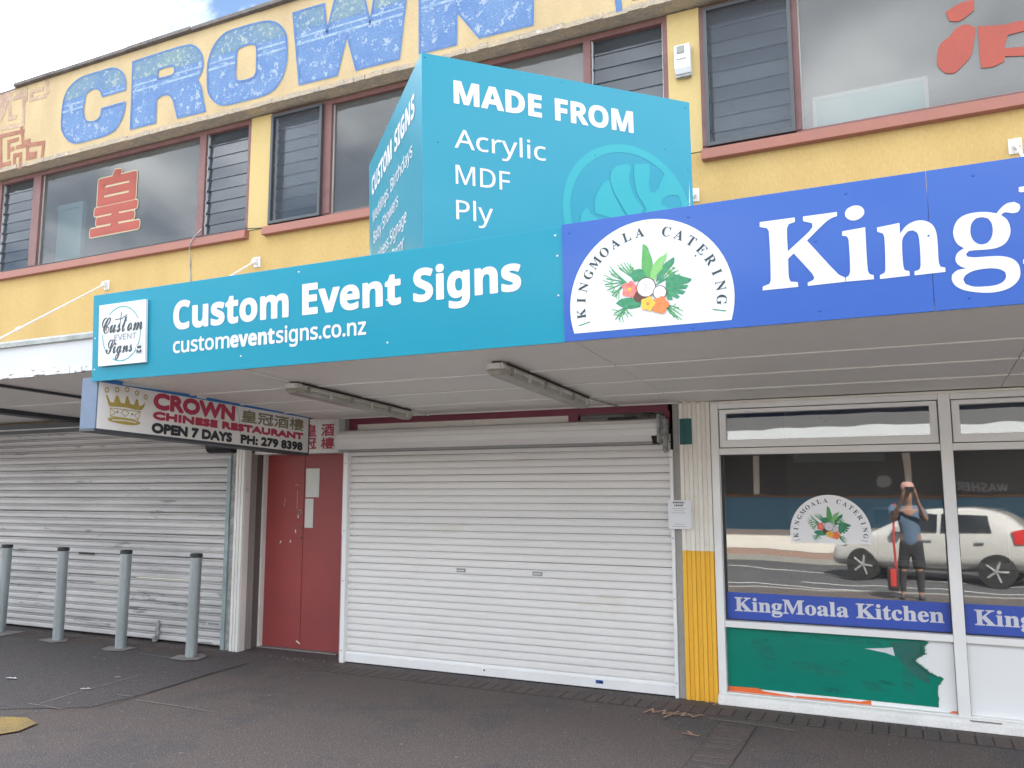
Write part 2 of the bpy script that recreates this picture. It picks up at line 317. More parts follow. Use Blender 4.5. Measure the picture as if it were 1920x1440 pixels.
M['skin'] = mat('skin', (0.30, 0.16, 0.11), 0.6, amt=0.2)
M['shirt'] = mat('shirt', (0.075, 0.125, 0.20), 0.85, c2=(0.12, 0.18, 0.26), blotch=7)
M['trousers'] = mat('trousers', (0.035, 0.033, 0.036), 0.9)
M['shorts'] = mat('shorts', (0.022, 0.023, 0.028), 0.9)
M['shoe'] = mat('shoe', (0.06, 0.06, 0.065), 0.6)
M['cap_pink'] = mat('cap_pink', (0.52, 0.30, 0.26), 0.8)
M['hair'] = mat('hair', (0.05, 0.03, 0.02), 0.7)
M['bag'] = mat('bag', (0.04, 0.02, 0.022), 0.7)
M['bag_red'] = mat('bag_red', (0.55, 0.04, 0.03), 0.6)

# ------------------------------------------------------------------ builders
ORG = {}
def link(o): col.objects.link(o); return o
def thing(name, label, cat, loc=(0, 0, 0), group=None):
    o = bpy.data.objects.new(name, None); o.empty_display_size = 0.1
    o.location = loc; ORG[o.name] = Vector(loc); link(o)
    o['label'] = label; o['category'] = cat
    if group: o['group'] = group
    return o
def tag(o, label, cat, group=None):
    o['label'] = label; o['category'] = cat
    if group: o['group'] = group
    return o
def put(name, me, mt=None, parent=None, loc=(0, 0, 0), bevel=0.0, label=None, kind=None):
    o = bpy.data.objects.new(name, me)
    if mt is not None and not me.materials: me.materials.append(M[mt] if isinstance(mt, str) else mt)
    L = Vector(loc)
    if parent is not None:
        o.parent = parent; o.location = L - ORG[parent.name]
    else: o.location = L
    link(o); ORG[o.name] = L
    if bevel:
        b = o.modifiers.new('bevel', 'BEVEL'); b.width = bevel; b.segments = 2; b.limit_method = 'ANGLE'
    if label: o['label'] = label
    if kind: o['kind'] = kind
    return o
class MB:
    def __init__(s): s.v = []; s.f = []; s.mi = []; s.cur = 0; s.smooth = set()
    def add(s, vs, fs, smooth=False):
        n = len(s.v); s.v += [tuple(v) for v in vs]
        for f in fs:
            if smooth: s.smooth.add(len(s.f))
            s.f.append([i+n for i in f]); s.mi.append(s.cur)
        return s
    def box(s, x0, x1, y0, y1, z0, z1):
        if x0 > x1: x0, x1 = x1, x0
        if y0 > y1: y0, y1 = y1, y0
        if z0 > z1: z0, z1 = z1, z0
        return s.add([(x0,y0,z0),(x1,y0,z0),(x1,y1,z0),(x0,y1,z0),(x0,y0,z1),(x1,y0,z1),(x1,y1,z1),(x0,y1,z1)],
                     [(0,3,2,1),(4,5,6,7),(0,1,5,4),(1,2,6,5),(2,3,7,6),(3,0,4,7)])
    def hexa(s, p):            # 8 points: bottom 4 ccw, top 4 ccw
        return s.add(p, [(0,3,2,1),(4,5,6,7),(0,1,5,4),(1,2,6,5),(2,3,7,6),(3,0,4,7)])
    def prism_x(s, prof, x0, x1):      # profile of (y, z), extruded along x
        n = len(prof); A = [(x0, y, z) for y, z in prof] + [(x1, y, z) for y, z in prof]
        F = [[i, (i+1) % n, n+(i+1) % n, n+i] for i in range(n)] + [list(range(n))[::-1], list(range(n, 2*n))]
        return s.add(A, F)
    def prism_z(s, prof, z0, z1):      # profile of (x, y)
        n = len(prof); A = [(x, y, z0) for x, y in prof] + [(x, y, z1) for x, y in prof]
        F = [[i, (i+1) % n, n+(i+1) % n, n+i] for i in range(n)] + [list(range(n))[::-1], list(range(n, 2*n))]
        return s.add(A, F)
    def tube(s, p0, p1, r0, r1=None, n=12, caps=True):
        if r1 is None: r1 = r0
        p0 = Vector(p0); p1 = Vector(p1); d = (p1-p0).normalized()
        a = d.orthogonal().normalized(); b = d.cross(a)
        A = []
        for p, r in ((p0, r0), (p1, r1)):
            for i in range(n):
                t = 2*math.pi*i/n; A.append(p + a*math.cos(t)*r + b*math.sin(t)*r)
        s.add(A, [[i, (i+1) % n, n+(i+1) % n, n+i] for i in range(n)], smooth=True)
        if caps: s.add(A, [list(range(n))[::-1], list(range(n, 2*n))])
        return s
    def lathe(s, prof, c=(0, 0, 0), n=20):      # (r, z) about a vertical axis
        A = []; k = len(prof)
        for r, z in prof:
            for i in range(n):
                t = 2*math.pi*i/n; A.append((c[0]+r*math.cos(t), c[1]+r*math.sin(t), c[2]+z))
        F = [[j*n+i, j*n+(i+1) % n, (j+1)*n+(i+1) % n, (j+1)*n+i] for j in range(k-1) for i in range(n)]
        return s.add(A, F, smooth=True)
    def mesh(s, name='mesh'):
        me = bpy.data.meshes.new(name); me.from_pydata(s.v, [], s.f)
        for i, p in enumerate(me.polygons):
            p.use_smooth = i in s.smooth; p.material_index = s.mi[i]
        me.update(); return me
    def put(s, name, mt, parent=None, **k):
        me = s.mesh(name)
        if isinstance(mt, (list, tuple)):
            for x in mt: me.materials.append(M[x])
            mt = None
        return put(name, me, mt, parent, **k)
def box(name, mt, parent, x0, x1, y0, y1, z0, z1, **k):
    return MB().box(x0, x1, y0, y1, z0, z1).put(name, mt, parent, **k)

# flat print on a frame: origin O, directions U (reading), V (up), N (towards the reader)
class Frame:
    def __init__(s, O, U, V):
        s.O = Vector(O); s.U = Vector(U).normalized(); s.V = Vector(V).normalized(); s.N = s.U.cross(s.V).normalized()
    def p(s, u, v, w=0.0): return s.O + s.U*u + s.V*v + s.N*w
XZ = lambda y: Frame((0, y, 0), (1, 0, 0), (0, 0, 1))
GROUND = lambda z: Frame((0, 0, z), (1, 0, 0), (0, 1, 0))

def smooth_poly(P, sub=3, corner=48):
    n = len(P); out = []
    def turn(i):
        a, b, c = P[i-1], P[i], P[(i+1) % n]
        t = math.atan2(c[1]-b[1], c[0]-b[0]) - math.atan2(b[1]-a[1], b[0]-a[0])
        return abs((t+math.pi) % (2*math.pi) - math.pi)
    cor = [turn(i) > R(corner) for i in range(n)]
    for i in range(n):
        p0, p1, p2, p3 = P[i-1], P[i], P[(i+1) % n], P[(i+2) % n]
        ch = (p2[0]-p1[0], p2[1]-p1[1]); Lc = math.hypot(*ch) or 1e-9
        def tan(a, b, c, isc):
            if isc: return ch
            d = (c[0]-a[0], c[1]-a[1]); l = math.hypot(*d) or 1e-9
            return (d[0]/l*Lc, d[1]/l*Lc)
        m1 = tan(p0, p1, p2, cor[i]); m2 = tan(p1, p2, p3, cor[(i+1) % n])
        for k in range(sub):
            t = k/sub; h1 = 2*t**3-3*t**2+1; h2 = t**3-2*t**2+t; h3 = -2*t**3+3*t**2; h4 = t**3-t**2
            out.append((h1*p1[0]+h2*m1[0]+h3*p2[0]+h4*m2[0], h1*p1[1]+h2*m1[1]+h3*p2[1]+h4*m2[1]))
    return out
def fill2d(polys, thick=0.0):
    cu = bpy.data.curves.new('outline', 'CURVE'); cu.dimensions = '2D'; cu.fill_mode = 'BOTH' if thick else 'BACK'
    cu.extrude = thick/2
    for P in polys:
        sp = cu.splines.new('POLY'); sp.points.add(len(P)-1)
        for k, (x, y) in enumerate(P): sp.points[k].co = (x, y, 0, 1)
        sp.use_cyclic_u = True
    o = bpy.data.objects.new('outline', cu); col.objects.link(o)
    me = bpy.data.meshes.new_from_object(o)
    bpy.data.objects.remove(o); bpy.data.curves.remove(cu)
    V = [tuple(v.co) for v in me.vertices]; F = [list(p.vertices) for p in me.polygons]
    bpy.data.meshes.remove(me)
    return V, F
def ribbons(V, F, r, z0=0.0, side=0):
    """thick line along every outer edge of a flat fill, staggered in depth so that no two faces coincide"""
    key = {}; idx = []
    for v in V:
        k = (round(v[0], 5), round(v[1], 5)); idx.append(key.setdefault(k, len(key)))
    P = [None]*len(key)
    for v, i in zip(V, idx): P[i] = (v[0], v[1])
    cnt = {}
    for f in F:
        for a, b in zip(f, f[1:]+f[:1]):
            a, b = idx[a], idx[b]
            if a != b: cnt[(min(a, b), max(a, b))] = cnt.get((min(a, b), max(a, b)), 0)+1
    nv, nf = [], []; used = set()
    for k, ((a, b), c) in enumerate(cnt.items()):
        if c != 1: continue
        (x0, y0), (x1, y1) = P[a], P[b]; dx, dy = x1-x0, y1-y0; l = math.hypot(dx, dy)
        if l < 1e-6: continue
        nx, ny = -dy/l*r, dx/l*r; z = z0+0.00006*(k % 5)+0.00003
        n = len(nv); nv += [(x0+nx, y0+ny, z), (x0-nx, y0-ny, z), (x1-nx, y1-ny, z), (x1+nx, y1+ny, z)]
        nf.append([n, n+1, n+2, n+3])
        for q in (a, b):
            if q in used: continue
            used.add(q); z2 = z0+0.00040+0.00005*(q % 5); n = len(nv)
            nv += [(P[q][0]+r*math.cos(t*math.pi/4), P[q][1]+r*math.sin(t*math.pi/4), z2) for t in range(8)]
            nf.append(list(range(n, n+8)))
    return nv, nf
_tc = {}
_cu = bpy.data.curves.new('text', 'FONT'); _cu.fill_mode = 'BACK'
_txt = [bpy.data.objects.new('text', _cu)]
def _glyphs(body):
    o = _txt[0]; o.data.body = body; o.data.resolution_u = 3; o.data.space_line = 4.0
    me = bpy.data.meshes.new_from_object(o)
    V = [(v.co.x, v.co.y) for v in me.vertices]; F = [list(p.vertices) for p in me.polygons]
    bpy.data.meshes.remove(me); return V, F
def load_text(strings):
    """shape all the lettering in one go (one line each), then cut it back into lines"""
    V, _ = _glyphs('H\nH')
    L = max(v[1] for v in V)-max(v[1] for v in V if v[1] < 0)
    V, F = _glyphs('\n'.join(strings))
    line = [int(math.floor((-v[1]+L*0.5)/L)) for v in V]
    out = {ln: ([], []) for ln in set(line)}
    idx = {}
    for i, ln in enumerate(line):
        idx[i] = len(out[ln][0]); out[ln][0].append((V[i][0], V[i][1]+ln*L))
    for f in F: out[line[f[0]]][1].append([idx[i] for i in f])
    for k, s in enumerate(strings):
        if k in out: _tc[s] = out[k]
def text2d(s):
    return _tc[s]
def _alpha(s, up, lo, dg=None):
    o = ''
    for c in s:
        if 'A' <= c <= 'Z': o += chr(up+ord(c)-65)
        elif 'a' <= c <= 'z': o += chr(lo+ord(c)-97)
        elif dg and '0' <= c <= '9': o += chr(dg+ord(c)-48)
        else: o += c
    return o
SB = lambda s: _alpha(s, 0x1D5D4, 0x1D5EE, 0x1D7EC)     # bold sans
SN = lambda s: _alpha(s, 0x1D5A0, 0x1D5BA, 0x1D7E2)     # sans
RB = lambda s: _alpha(s, 0x1D400, 0x1D41A, 0x1D7CE)     # bold serif
SC = lambda s: _alpha(s, 0x1D4D0, 0x1D4EA)              # script
load_text([SB('Custom Event Signs'), SN('custom'), SB('event'), SN('signs.co.nz'), SB('E'), SN('E'), SC('Custom'), SC('Signs'), SC('C'), SC('S'), SN('EVENT'), SB('W'), SB('M'),
    RB('oala Catering'), RB('K'), SB('MADE'), SB('FROM'), SN('Acrylic'), SN('MDF'), SN('Ply'), SN('P'), SB('CUSTOM'), SB('SIGNS'), SN('Weddings,'), SN('Birthdays'), SN('Baby Showers'),
    SN('Business Signage'), SN('Home Decor'), 'CROWN', 'CHINESE RESTAURANT', 'OPEN 7 DAYS', 'PH: 279 8398', 'E', SB('ANNUAL'), SB('LEAVE'), RB('KingMoala Kitchen'), SB('WASHER'),
    '\u7687\u51a0\u9152\u6a13', '\u7687', '\u9152', '\u51a0', '\u6a13']+[RB(c) for c in 'INGMOALCTER'])
def write(name, s, mt, parent, fr, u0, u1, base, cap, ref='E', bold=0.0, w=0.0025, fit=True):
    """lettering u0..u1 wide standing on base, capitals cap high"""
    V, F = text2d(s); Vr, _ = text2d(ref)
    hb = max(v[1] for v in Vr); sy = cap/hb
    a, b = min(v[0] for v in V), max(v[0] for v in V); sx = (u1-u0)/(b-a)
    P = [(u0+(v[0]-a)*sx, base+v[1]*sy, 0) for v in V]
    mb = MB(); mb.add([fr.p(x, y, w) for x, y, z in P], F)
    if bold:
        nv, nf = ribbons(P, F, bold)
        mb.add([fr.p(x, y, w+z) for x, y, z in nv], nf)
    return mb.put(name, mt, parent)
def sheet(name, polys, mt, parent, fr, w=0.002, smooth=0, **k):
    if smooth: polys = [smooth_poly(P, smooth) for P in polys]
    V, F = fill2d(polys)
    return MB().add([fr.p(x, y, w) for x, y, z in V], F).put(name, mt, parent, **k)
def line_sheet(name, lines, r, mt, parent, fr, w=0.002, **k):
    mb = MB(); q = 0
    for P in lines:
        for (x0, y0), (x1, y1) in zip(P, P[1:]):
            l = math.hypot(x1-x0, y1-y0) or 1e-6; nx, ny = -(y1-y0)/l*r, (x1-x0)/l*r; z = w+0.0001*(q % 7); q += 1
            ex, ey = (x1-x0)/l*r, (y1-y0)/l*r
            mb.add([fr.p(*c, z) for c in ((x0-ex+nx, y0-ey+ny), (x0-ex-nx, y0-ey-ny), (x1+ex-nx, y1+ey-ny), (x1+ex+nx, y1+ey+ny))], [(0, 1, 2, 3)])
    return mb.put(name, mt, parent, **k)
def disc_poly(cx, cy, rx, ry=None, n=28, a0=0.0, a1=360.0):
    ry = ry or rx
    full = abs(a1-a0) >= 360
    return [(cx+rx*math.cos(R(a0+(a1-a0)*i/(n if full else n-1))), cy+ry*math.sin(R(a0+(a1-a0)*i/(n if full else n-1)))) for i in range(n)]

# outlines of the hand-painted and printed shapes, in metres on their walls and boards
DATA = json.loads('{"CROWN":[[[[-8.627,6.712],[-8.636,6.816],[-8.669,6.907],[-8.736,6.98],[-8.818,7.032],[-8.926,7.061],[-9.104,7.065],[-9.321,7.068],[-9.467,7.061],[-9.612,7.02],[-9.717,6.949],[-9.782,6.843],[-9.803,6.713],[-9.807,6.567],[-9.795,6.445],[-9.763,6.372],[-9.688,6.279],[-9.588,6.207],[-9.493,6.176],[-9.365,6.165],[-9.185,6.17],[-9.007,6.168],[-8.903,6.18],[-8.767,6.217],[-8.688,6.303],[-8.643,6.383],[-8.62,6.48],[-8.622,6.544],[-9.041,6.545],[-9.059,6.455],[-9.117,6.409],[-9.206,6.401],[-9.289,6.417],[-9.337,6.453],[-9.376,6.52],[-9.392,6.615],[-9.38,6.718],[-9.361,6.806],[-9.301,6.845],[-9.212,6.859],[-9.138,6.836],[-9.08,6.784],[-9.047,6.715]]],[[[-8.495,6.169],[-8.504,6.556],[-8.525,7.056],[-8.055,7.062],[-7.578,7.051],[-7.459,6.999],[-7.366,6.897],[-7.325,6.775],[-7.338,6.665],[-7.403,6.568],[-7.34,6.464],[-7.295,6.299],[-7.249,6.145],[-7.694,6.153],[-7.748,6.304],[-7.801,6.429],[-7.894,6.495],[-7.999,6.494],[-8.072,6.464],[-8.065,6.165]],[[-8.066,6.727],[-8.074,6.835],[-8.042,6.853],[-7.847,6.852],[-7.789,6.826],[-7.78,6.762],[-7.822,6.722]]],[[[-7.238,6.581],[-7.239,6.741],[-7.189,6.889],[-7.096,6.999],[-6.967,7.06],[-6.756,7.066],[-6.532,7.061],[-6.343,7.039],[-6.233,6.997],[-6.137,6.915],[-6.072,6.81],[-6.052,6.69],[-6.047,6.513],[-6.076,6.368],[-6.139,6.257],[-6.242,6.179],[-6.379,6.152],[-6.645,6.152],[-6.868,6.154],[-6.999,6.175],[-7.101,6.235],[-7.19,6.333],[-7.226,6.433]],[[-6.775,6.815],[-6.679,6.831],[-6.568,6.823],[-6.511,6.796],[-6.487,6.719],[-6.484,6.564],[-6.484,6.462],[-6.516,6.405],[-6.594,6.39],[-6.721,6.397],[-6.77,6.417],[-6.797,6.468],[-6.801,6.638],[-6.797,6.768]]],[[[-5.974,7.044],[-5.542,7.04],[-5.494,6.679],[-5.397,7.049],[-5.394,7.06],[-5.022,7.052],[-4.922,6.645],[-4.856,7.037],[-4.446,7.019],[-4.475,6.799],[-4.547,6.164],[-5.075,6.167],[-5.085,6.16],[-5.221,6.597],[-5.341,6.162],[-5.852,6.169]]],[[[-4.309,7.016],[-3.92,7.011],[-3.391,6.573],[-3.361,7.009],[-3.014,6.995],[-3.025,6.154],[-3.603,6.165],[-3.866,6.521],[-3.868,6.157],[-4.294,6.161]]]],"blue_tip":[[-2.209,6.281],[-2.143,6.273],[-2.126,6.059],[-2.183,6.053]],"fret":[[[-11.076,6.564],[-10.828,6.554],[-10.585,6.545]],[[-10.62,6.594],[-10.566,6.378],[-10.447,6.383],[-10.461,6.324],[-10.136,6.297],[-10.15,6.072]],[[-10.681,6.335],[-10.461,6.331]],[[-10.851,6.225],[-10.873,6.449],[-10.694,6.45]],[[-10.859,6.329],[-10.772,6.331]],[[-10.715,6.105],[-10.729,6.226],[-10.598,6.22],[-10.588,6.042]],[[-10.469,6.305],[-10.45,6.139],[-10.293,6.138],[-10.291,6.175],[-10.426,6.189]],[[-11.059,6.561],[-10.995,6.058]],[[-11.004,6.135],[-10.82,6.137],[-10.821,6.055]]],"oldfret":[[[-11.053,7.072],[-10.623,7.064],[-10.596,6.644],[-11.027,6.673]],[[-10.771,7.124],[-10.591,7.14],[-10.575,6.998]],[[-10.473,6.976],[-10.465,7.085],[-10.248,7.079]],[[-10.162,7.197],[-10.133,7.013]],[[-10.453,6.972],[-10.177,6.968]],[[-11.149,7.177],[-10.841,7.195]],[[-10.919,6.987],[-10.896,6.787],[-10.774,6.79]]],"redblob":[[[0.392,5.102],[0.425,5.229],[0.491,5.273],[0.544,5.335],[0.619,5.345],[0.678,5.301],[0.658,5.187],[0.627,5.076],[0.561,5.003],[0.509,4.963],[0.448,4.977],[0.401,5.04]],[[0.691,5.223],[0.691,5.312],[0.869,5.281],[0.976,5.283],[1.078,5.242],[1.075,5.199],[0.887,5.189],[0.856,5.087],[1.065,5.058],[1.059,4.98],[0.858,5.021],[0.849,4.979],[0.764,4.955],[0.693,4.965],[0.688,5.076]],[[0.478,5.487],[0.581,5.535],[0.681,5.539],[0.675,5.45],[0.572,5.387],[0.499,5.406]]],"huang":[[-9.442,4.906],[-8.481,5.007],[-8.541,5.782],[-9.351,5.754],[-9.448,4.978]],"King":[[[[-0.615,0.534],[-0.444,0.534],[-0.443,0.511],[-0.473,0.504],[-0.483,0.482],[-0.485,0.365],[-0.382,0.45],[-0.362,0.473],[-0.363,0.493],[-0.405,0.509],[-0.404,0.533],[-0.245,0.533],[-0.245,0.512],[-0.273,0.505],[-0.304,0.485],[-0.391,0.408],[-0.255,0.223],[-0.226,0.203],[-0.224,0.181],[-0.398,0.179],[-0.398,0.196],[-0.371,0.206],[-0.366,0.217],[-0.376,0.24],[-0.457,0.351],[-0.485,0.327],[-0.486,0.234],[-0.479,0.21],[-0.445,0.203],[-0.443,0.179],[-0.616,0.179],[-0.615,0.199],[-0.582,0.209],[-0.574,0.23],[-0.572,0.479],[-0.581,0.498],[-0.616,0.509]]],[[[-0.226,0.429],[-0.224,0.433],[-0.121,0.439],[-0.121,0.228],[-0.114,0.207],[-0.096,0.199],[-0.096,0.179],[-0.222,0.181],[-0.222,0.201],[-0.207,0.209],[-0.2,0.231],[-0.199,0.386],[-0.206,0.405],[-0.227,0.411]]],[[[-0.121,0.515],[-0.125,0.501],[-0.135,0.49],[-0.15,0.482],[-0.167,0.479],[-0.183,0.482],[-0.197,0.491],[-0.206,0.503],[-0.209,0.517],[-0.205,0.531],[-0.195,0.543],[-0.18,0.55],[-0.163,0.553],[-0.146,0.55],[-0.133,0.542],[-0.124,0.53]]],[[[-0.069,0.43],[0.03,0.439],[0.03,0.387],[0.059,0.421],[0.097,0.438],[0.133,0.436],[0.165,0.416],[0.181,0.383],[0.186,0.335],[0.186,0.227],[0.192,0.206],[0.211,0.201],[0.211,0.18],[0.081,0.178],[0.081,0.197],[0.102,0.203],[0.109,0.222],[0.11,0.345],[0.103,0.38],[0.085,0.395],[0.064,0.393],[0.043,0.368],[0.036,0.341],[0.035,0.231],[0.04,0.208],[0.06,0.201],[0.06,0.179],[-0.069,0.177],[-0.069,0.196],[-0.048,0.205],[-0.043,0.223],[-0.039,0.372],[-0.044,0.397],[-0.069,0.409]]],[[[0.433,0.427],[0.455,0.452],[0.478,0.467],[0.506,0.469],[0.525,0.455],[0.527,0.438],[0.517,0.42],[0.497,0.418],[0.47,0.426],[0.459,0.424],[0.451,0.416],[0.473,0.39],[0.483,0.349],[0.477,0.313],[0.458,0.283],[0.426,0.267],[0.386,0.264],[0.335,0.267],[0.312,0.266],[0.299,0.253],[0.305,0.24],[0.333,0.234],[0.396,0.231],[0.441,0.226],[0.479,0.211],[0.502,0.185],[0.509,0.149],[0.503,0.117],[0.482,0.09],[0.448,0.071],[0.397,0.063],[0.34,0.069],[0.284,0.085],[0.25,0.108],[0.235,0.137],[0.237,0.163],[0.258,0.181],[0.297,0.187],[0.273,0.199],[0.257,0.221],[0.256,0.242],[0.266,0.264],[0.293,0.282],[0.268,0.304],[0.254,0.343],[0.256,0.38],[0.275,0.418],[0.305,0.437],[0.346,0.443],[0.392,0.439]],[[0.373,0.417],[0.35,0.415],[0.332,0.396],[0.324,0.364],[0.327,0.327],[0.343,0.301],[0.365,0.29],[0.388,0.294],[0.404,0.313],[0.413,0.345],[0.411,0.382],[0.398,0.408]],[[0.37,0.176],[0.324,0.171],[0.291,0.154],[0.281,0.135],[0.289,0.114],[0.319,0.099],[0.365,0.094],[0.41,0.096],[0.439,0.108],[0.452,0.129],[0.45,0.152],[0.431,0.166],[0.404,0.174]]]],"Mserif":[[[0.527,0.534],[0.648,0.54],[0.652,0.52],[0.592,0.51],[0.536,0.509],[0.526,0.513]],[[0.523,0.201],[0.604,0.206],[0.603,0.186],[0.522,0.181]]],"leaf":{"g1":[[[-0.05,0.71],[0.004,0.673],[0.028,0.602],[0.059,0.504],[0.062,0.395],[0.045,0.316],[0.003,0.267],[-0.048,0.381],[-0.072,0.411],[-0.062,0.573],[-0.055,0.64]]],"g2":[[[0.245,0.578],[0.228,0.497],[0.185,0.434],[0.183,0.381],[0.114,0.322],[0.084,0.258],[0.03,0.277],[0.041,0.371],[0.077,0.447],[0.148,0.52],[0.203,0.54]]],"g3":[[[0.326,0.505],[0.319,0.432],[0.264,0.372],[0.195,0.326],[0.138,0.252],[0.097,0.229],[0.113,0.308],[0.199,0.433],[0.268,0.478]],[[0.219,0.256],[0.327,0.291],[0.38,0.278],[0.522,0.222],[0.495,0.186],[0.389,0.164],[0.48,0.154],[0.452,0.111],[0.36,0.114],[0.445,0.085],[0.41,0.049],[0.332,0.071],[0.377,0.026],[0.343,0.003],[0.278,0.043],[0.289,-0.005],[0.229,0.001],[0.207,0.11]],[[-0.186,0.397],[-0.102,0.414],[-0.021,0.378],[-0.01,0.295],[-0.079,0.276],[-0.163,0.258],[-0.202,0.317]],[[-0.409,0.024],[-0.337,0.072],[-0.211,0.073],[-0.089,0.006],[-0.105,-0.046],[-0.229,-0.061],[-0.34,-0.024]]],"blades":[[[-0.274,0.27],[-0.438,0.433]],[[-0.274,0.27],[-0.411,0.395]],[[-0.274,0.27],[-0.453,0.386]],[[-0.274,0.27],[-0.512,0.337]],[[-0.274,0.27],[-0.529,0.27]],[[-0.274,0.27],[-0.502,0.198]],[[-0.274,0.27],[-0.448,0.124]],[[-0.274,0.27],[-0.42,0.107]],[[-0.148,0.283],[-0.345,0.443]],[[-0.148,0.283],[-0.303,0.451]],[[-0.148,0.283],[-0.26,0.457]],[[-0.148,0.283],[-0.219,0.455]],[[-0.148,0.283],[-0.184,0.437]],[[-0.284,-0.029],[-0.427,-0.097]],[[-0.284,-0.029],[-0.415,-0.167]],[[-0.284,-0.029],[-0.373,-0.17]],[[-0.284,-0.029],[-0.315,-0.121]],[[-0.284,-0.029],[-0.259,-0.113]],[[0.194,-0.048],[0.352,-0.104]],[[0.194,-0.048],[0.343,-0.156]],[[0.194,-0.048],[0.334,-0.208]],[[0.194,-0.048],[0.295,-0.204]],[[0.194,-0.048],[0.257,-0.161]],[[0.109,0.201],[0.317,0.379]],[[0.109,0.201],[0.335,0.33]],[[0.109,0.201],[0.278,0.41]],[[0.109,0.201],[0.321,0.298]]],"pink":[-0.228,0.176,0.091],"coco1":[-0.024,0.179,0.112],"brown":[-0.107,0.089,0.08],"coco2":[0.139,0.101,0.078],"yellow":[-0.008,-0.022,0.082],"orange":[0.14,-0.05,0.099]},"green":[[-1.41,0.592],[0.028,0.595],[0.059,0.58],[0.033,0.537],[0.041,0.492],[-0.034,0.445],[0.037,0.388],[0.073,0.356],[0.148,0.329],[0.127,0.287],[0.11,0.274],[0.109,0.121],[-1.416,0.127]],"orange":[[[-1.416,0.129],[-1.175,0.134],[-1.126,0.114],[-0.895,0.1],[-0.907,0.093],[-1.417,0.089]],[[-0.889,0.104],[-0.658,0.108],[-0.428,0.108],[-0.349,0.125],[-0.345,0.082],[-0.895,0.091]],[[0.167,0.09],[0.199,0.106],[0.267,0.107],[0.265,0.078]]],"tear":[[-0.374,0.503],[-0.239,0.516],[-0.177,0.527],[-0.166,0.463],[-0.229,0.482]],"fold":[[-0.203,0.56],[0.028,0.589],[0.039,0.497],[-0.034,0.445],[0.062,0.355],[0.053,0.28],[-0.041,0.335],[-0.133,0.437]],"hang":{"crown":[[0.08,-0.097],[0.11,-0.15],[0.143,-0.149],[0.163,-0.091],[0.179,-0.089],[0.21,-0.143],[0.245,-0.144],[0.258,-0.084],[0.272,-0.082],[0.3,-0.141],[0.335,-0.144],[0.354,-0.094],[0.371,-0.096],[0.385,-0.144],[0.413,-0.14],[0.441,-0.107],[0.435,-0.149],[0.401,-0.18],[0.254,-0.175],[0.106,-0.185],[0.067,-0.104]],"balls":[[0.074,-0.071],[0.168,-0.056],[0.262,-0.04],[0.357,-0.055],[0.445,-0.076]],"base":[[0.093,-0.278],[0.191,-0.259],[0.329,-0.266],[0.408,-0.278],[0.395,-0.297],[0.304,-0.312],[0.181,-0.308],[0.107,-0.299]],"band":[[0.113,-0.196],[0.402,-0.192],[0.383,-0.263],[0.118,-0.261]],"diamond":[[0.252,-0.19],[0.291,-0.217],[0.256,-0.248],[0.216,-0.221]],"dots":[[0.182,-0.219],[0.323,-0.222]],"CROWN":[[0.533,-0.034],[0.54,-0.142],[1.457,-0.018],[1.449,-0.141]],"CHINESE":[[0.533,-0.183],[0.536,-0.233],[2.441,-0.168],[2.439,-0.225]],"OPEN":[[0.524,-0.277],[0.529,-0.349],[1.429,-0.267],[1.433,-0.334]],"PH":[[1.555,-0.282],[1.558,-0.35],[2.434,-0.266],[2.431,-0.334]],"cn":[[1.546,-0.023],[1.553,-0.146],[2.445,-0.002],[2.444,-0.13]]}}')
LOBES = [[[1.074, 3.447], [1.081, 3.521], [1.128, 3.582], [1.153, 3.542], [1.219, 3.507], [1.258, 3.487]], [[1.186, 3.546], [1.188, 3.645], [1.256, 3.765], [1.303, 3.79], [1.328, 3.7], [1.38, 3.607], [1.42, 3.543], [1.352, 3.522], [1.259, 3.536]], [[1.31, 3.816], [1.345, 3.884], [1.441, 3.923], [1.471, 3.908], [1.453, 3.817], [1.491, 3.696], [1.558, 3.622], [1.515, 3.56], [1.433, 3.557], [1.368, 3.655], [1.322, 3.737]], [[1.496, 3.927], [1.615, 3.947], [1.617, 3.877], [1.606, 3.787], [1.619, 3.744], [1.659, 3.755], [1.703, 3.838], [1.763, 3.93], [1.85, 3.84], [1.9, 3.747], [1.785, 3.746], [1.713, 3.711], [1.698, 3.671], [1.754, 3.652], [1.935, 3.658], [1.935, 3.6], [1.57, 3.561], [1.572, 3.63], [1.512, 3.724], [1.494, 3.822]]]

# ================================================================== ground and street
def struct(name, mb, mt, **k): return mb.put(name, mt, None, kind='structure', **k)
def slab(name, mt, x0, x1, y0, y1, z0, z1): return struct(name, MB().box(x0, x1, y0, y1, z0, z1), mt)
slab('ground', 'ground', -150, 150, -150, 150, -0.6, -0.35)
footpath = slab('footpath', 'footpath', -40, 30, -1.2, 7.40, -0.3, 0.0)
road = slab('road', 'asphalt', -60, 50, -7.95, -1.35, -0.34, -0.12)
slab('kerb', 'kerb', -40, 30, -1.35, -1.2, -0.3, 0.005)
slab('far_kerb', 'kerb', -40, 30, -8.1, -7.95, -0.3, 0.005)
slab('far_footpath', 'pink_paving', -40, 30, -10.6, -8.1, -0.3, 0.0)
G = GROUND(0.0)
RD = GROUND(-0.12)
for P in ([(-14, -5.9), (-3.47, -3.13), (0.69, -2.07), (4.0, -1.5)], [(-14, -9.4+2.2), (-4.1, -6.3), (0.6, -4.6), (8, -2.6)], [(-2.0, -3.6), (9, -0.95-0.55)]):
    line_sheet('road_marking', [P], 0.05, 'line_white', road, RD, 0.004)
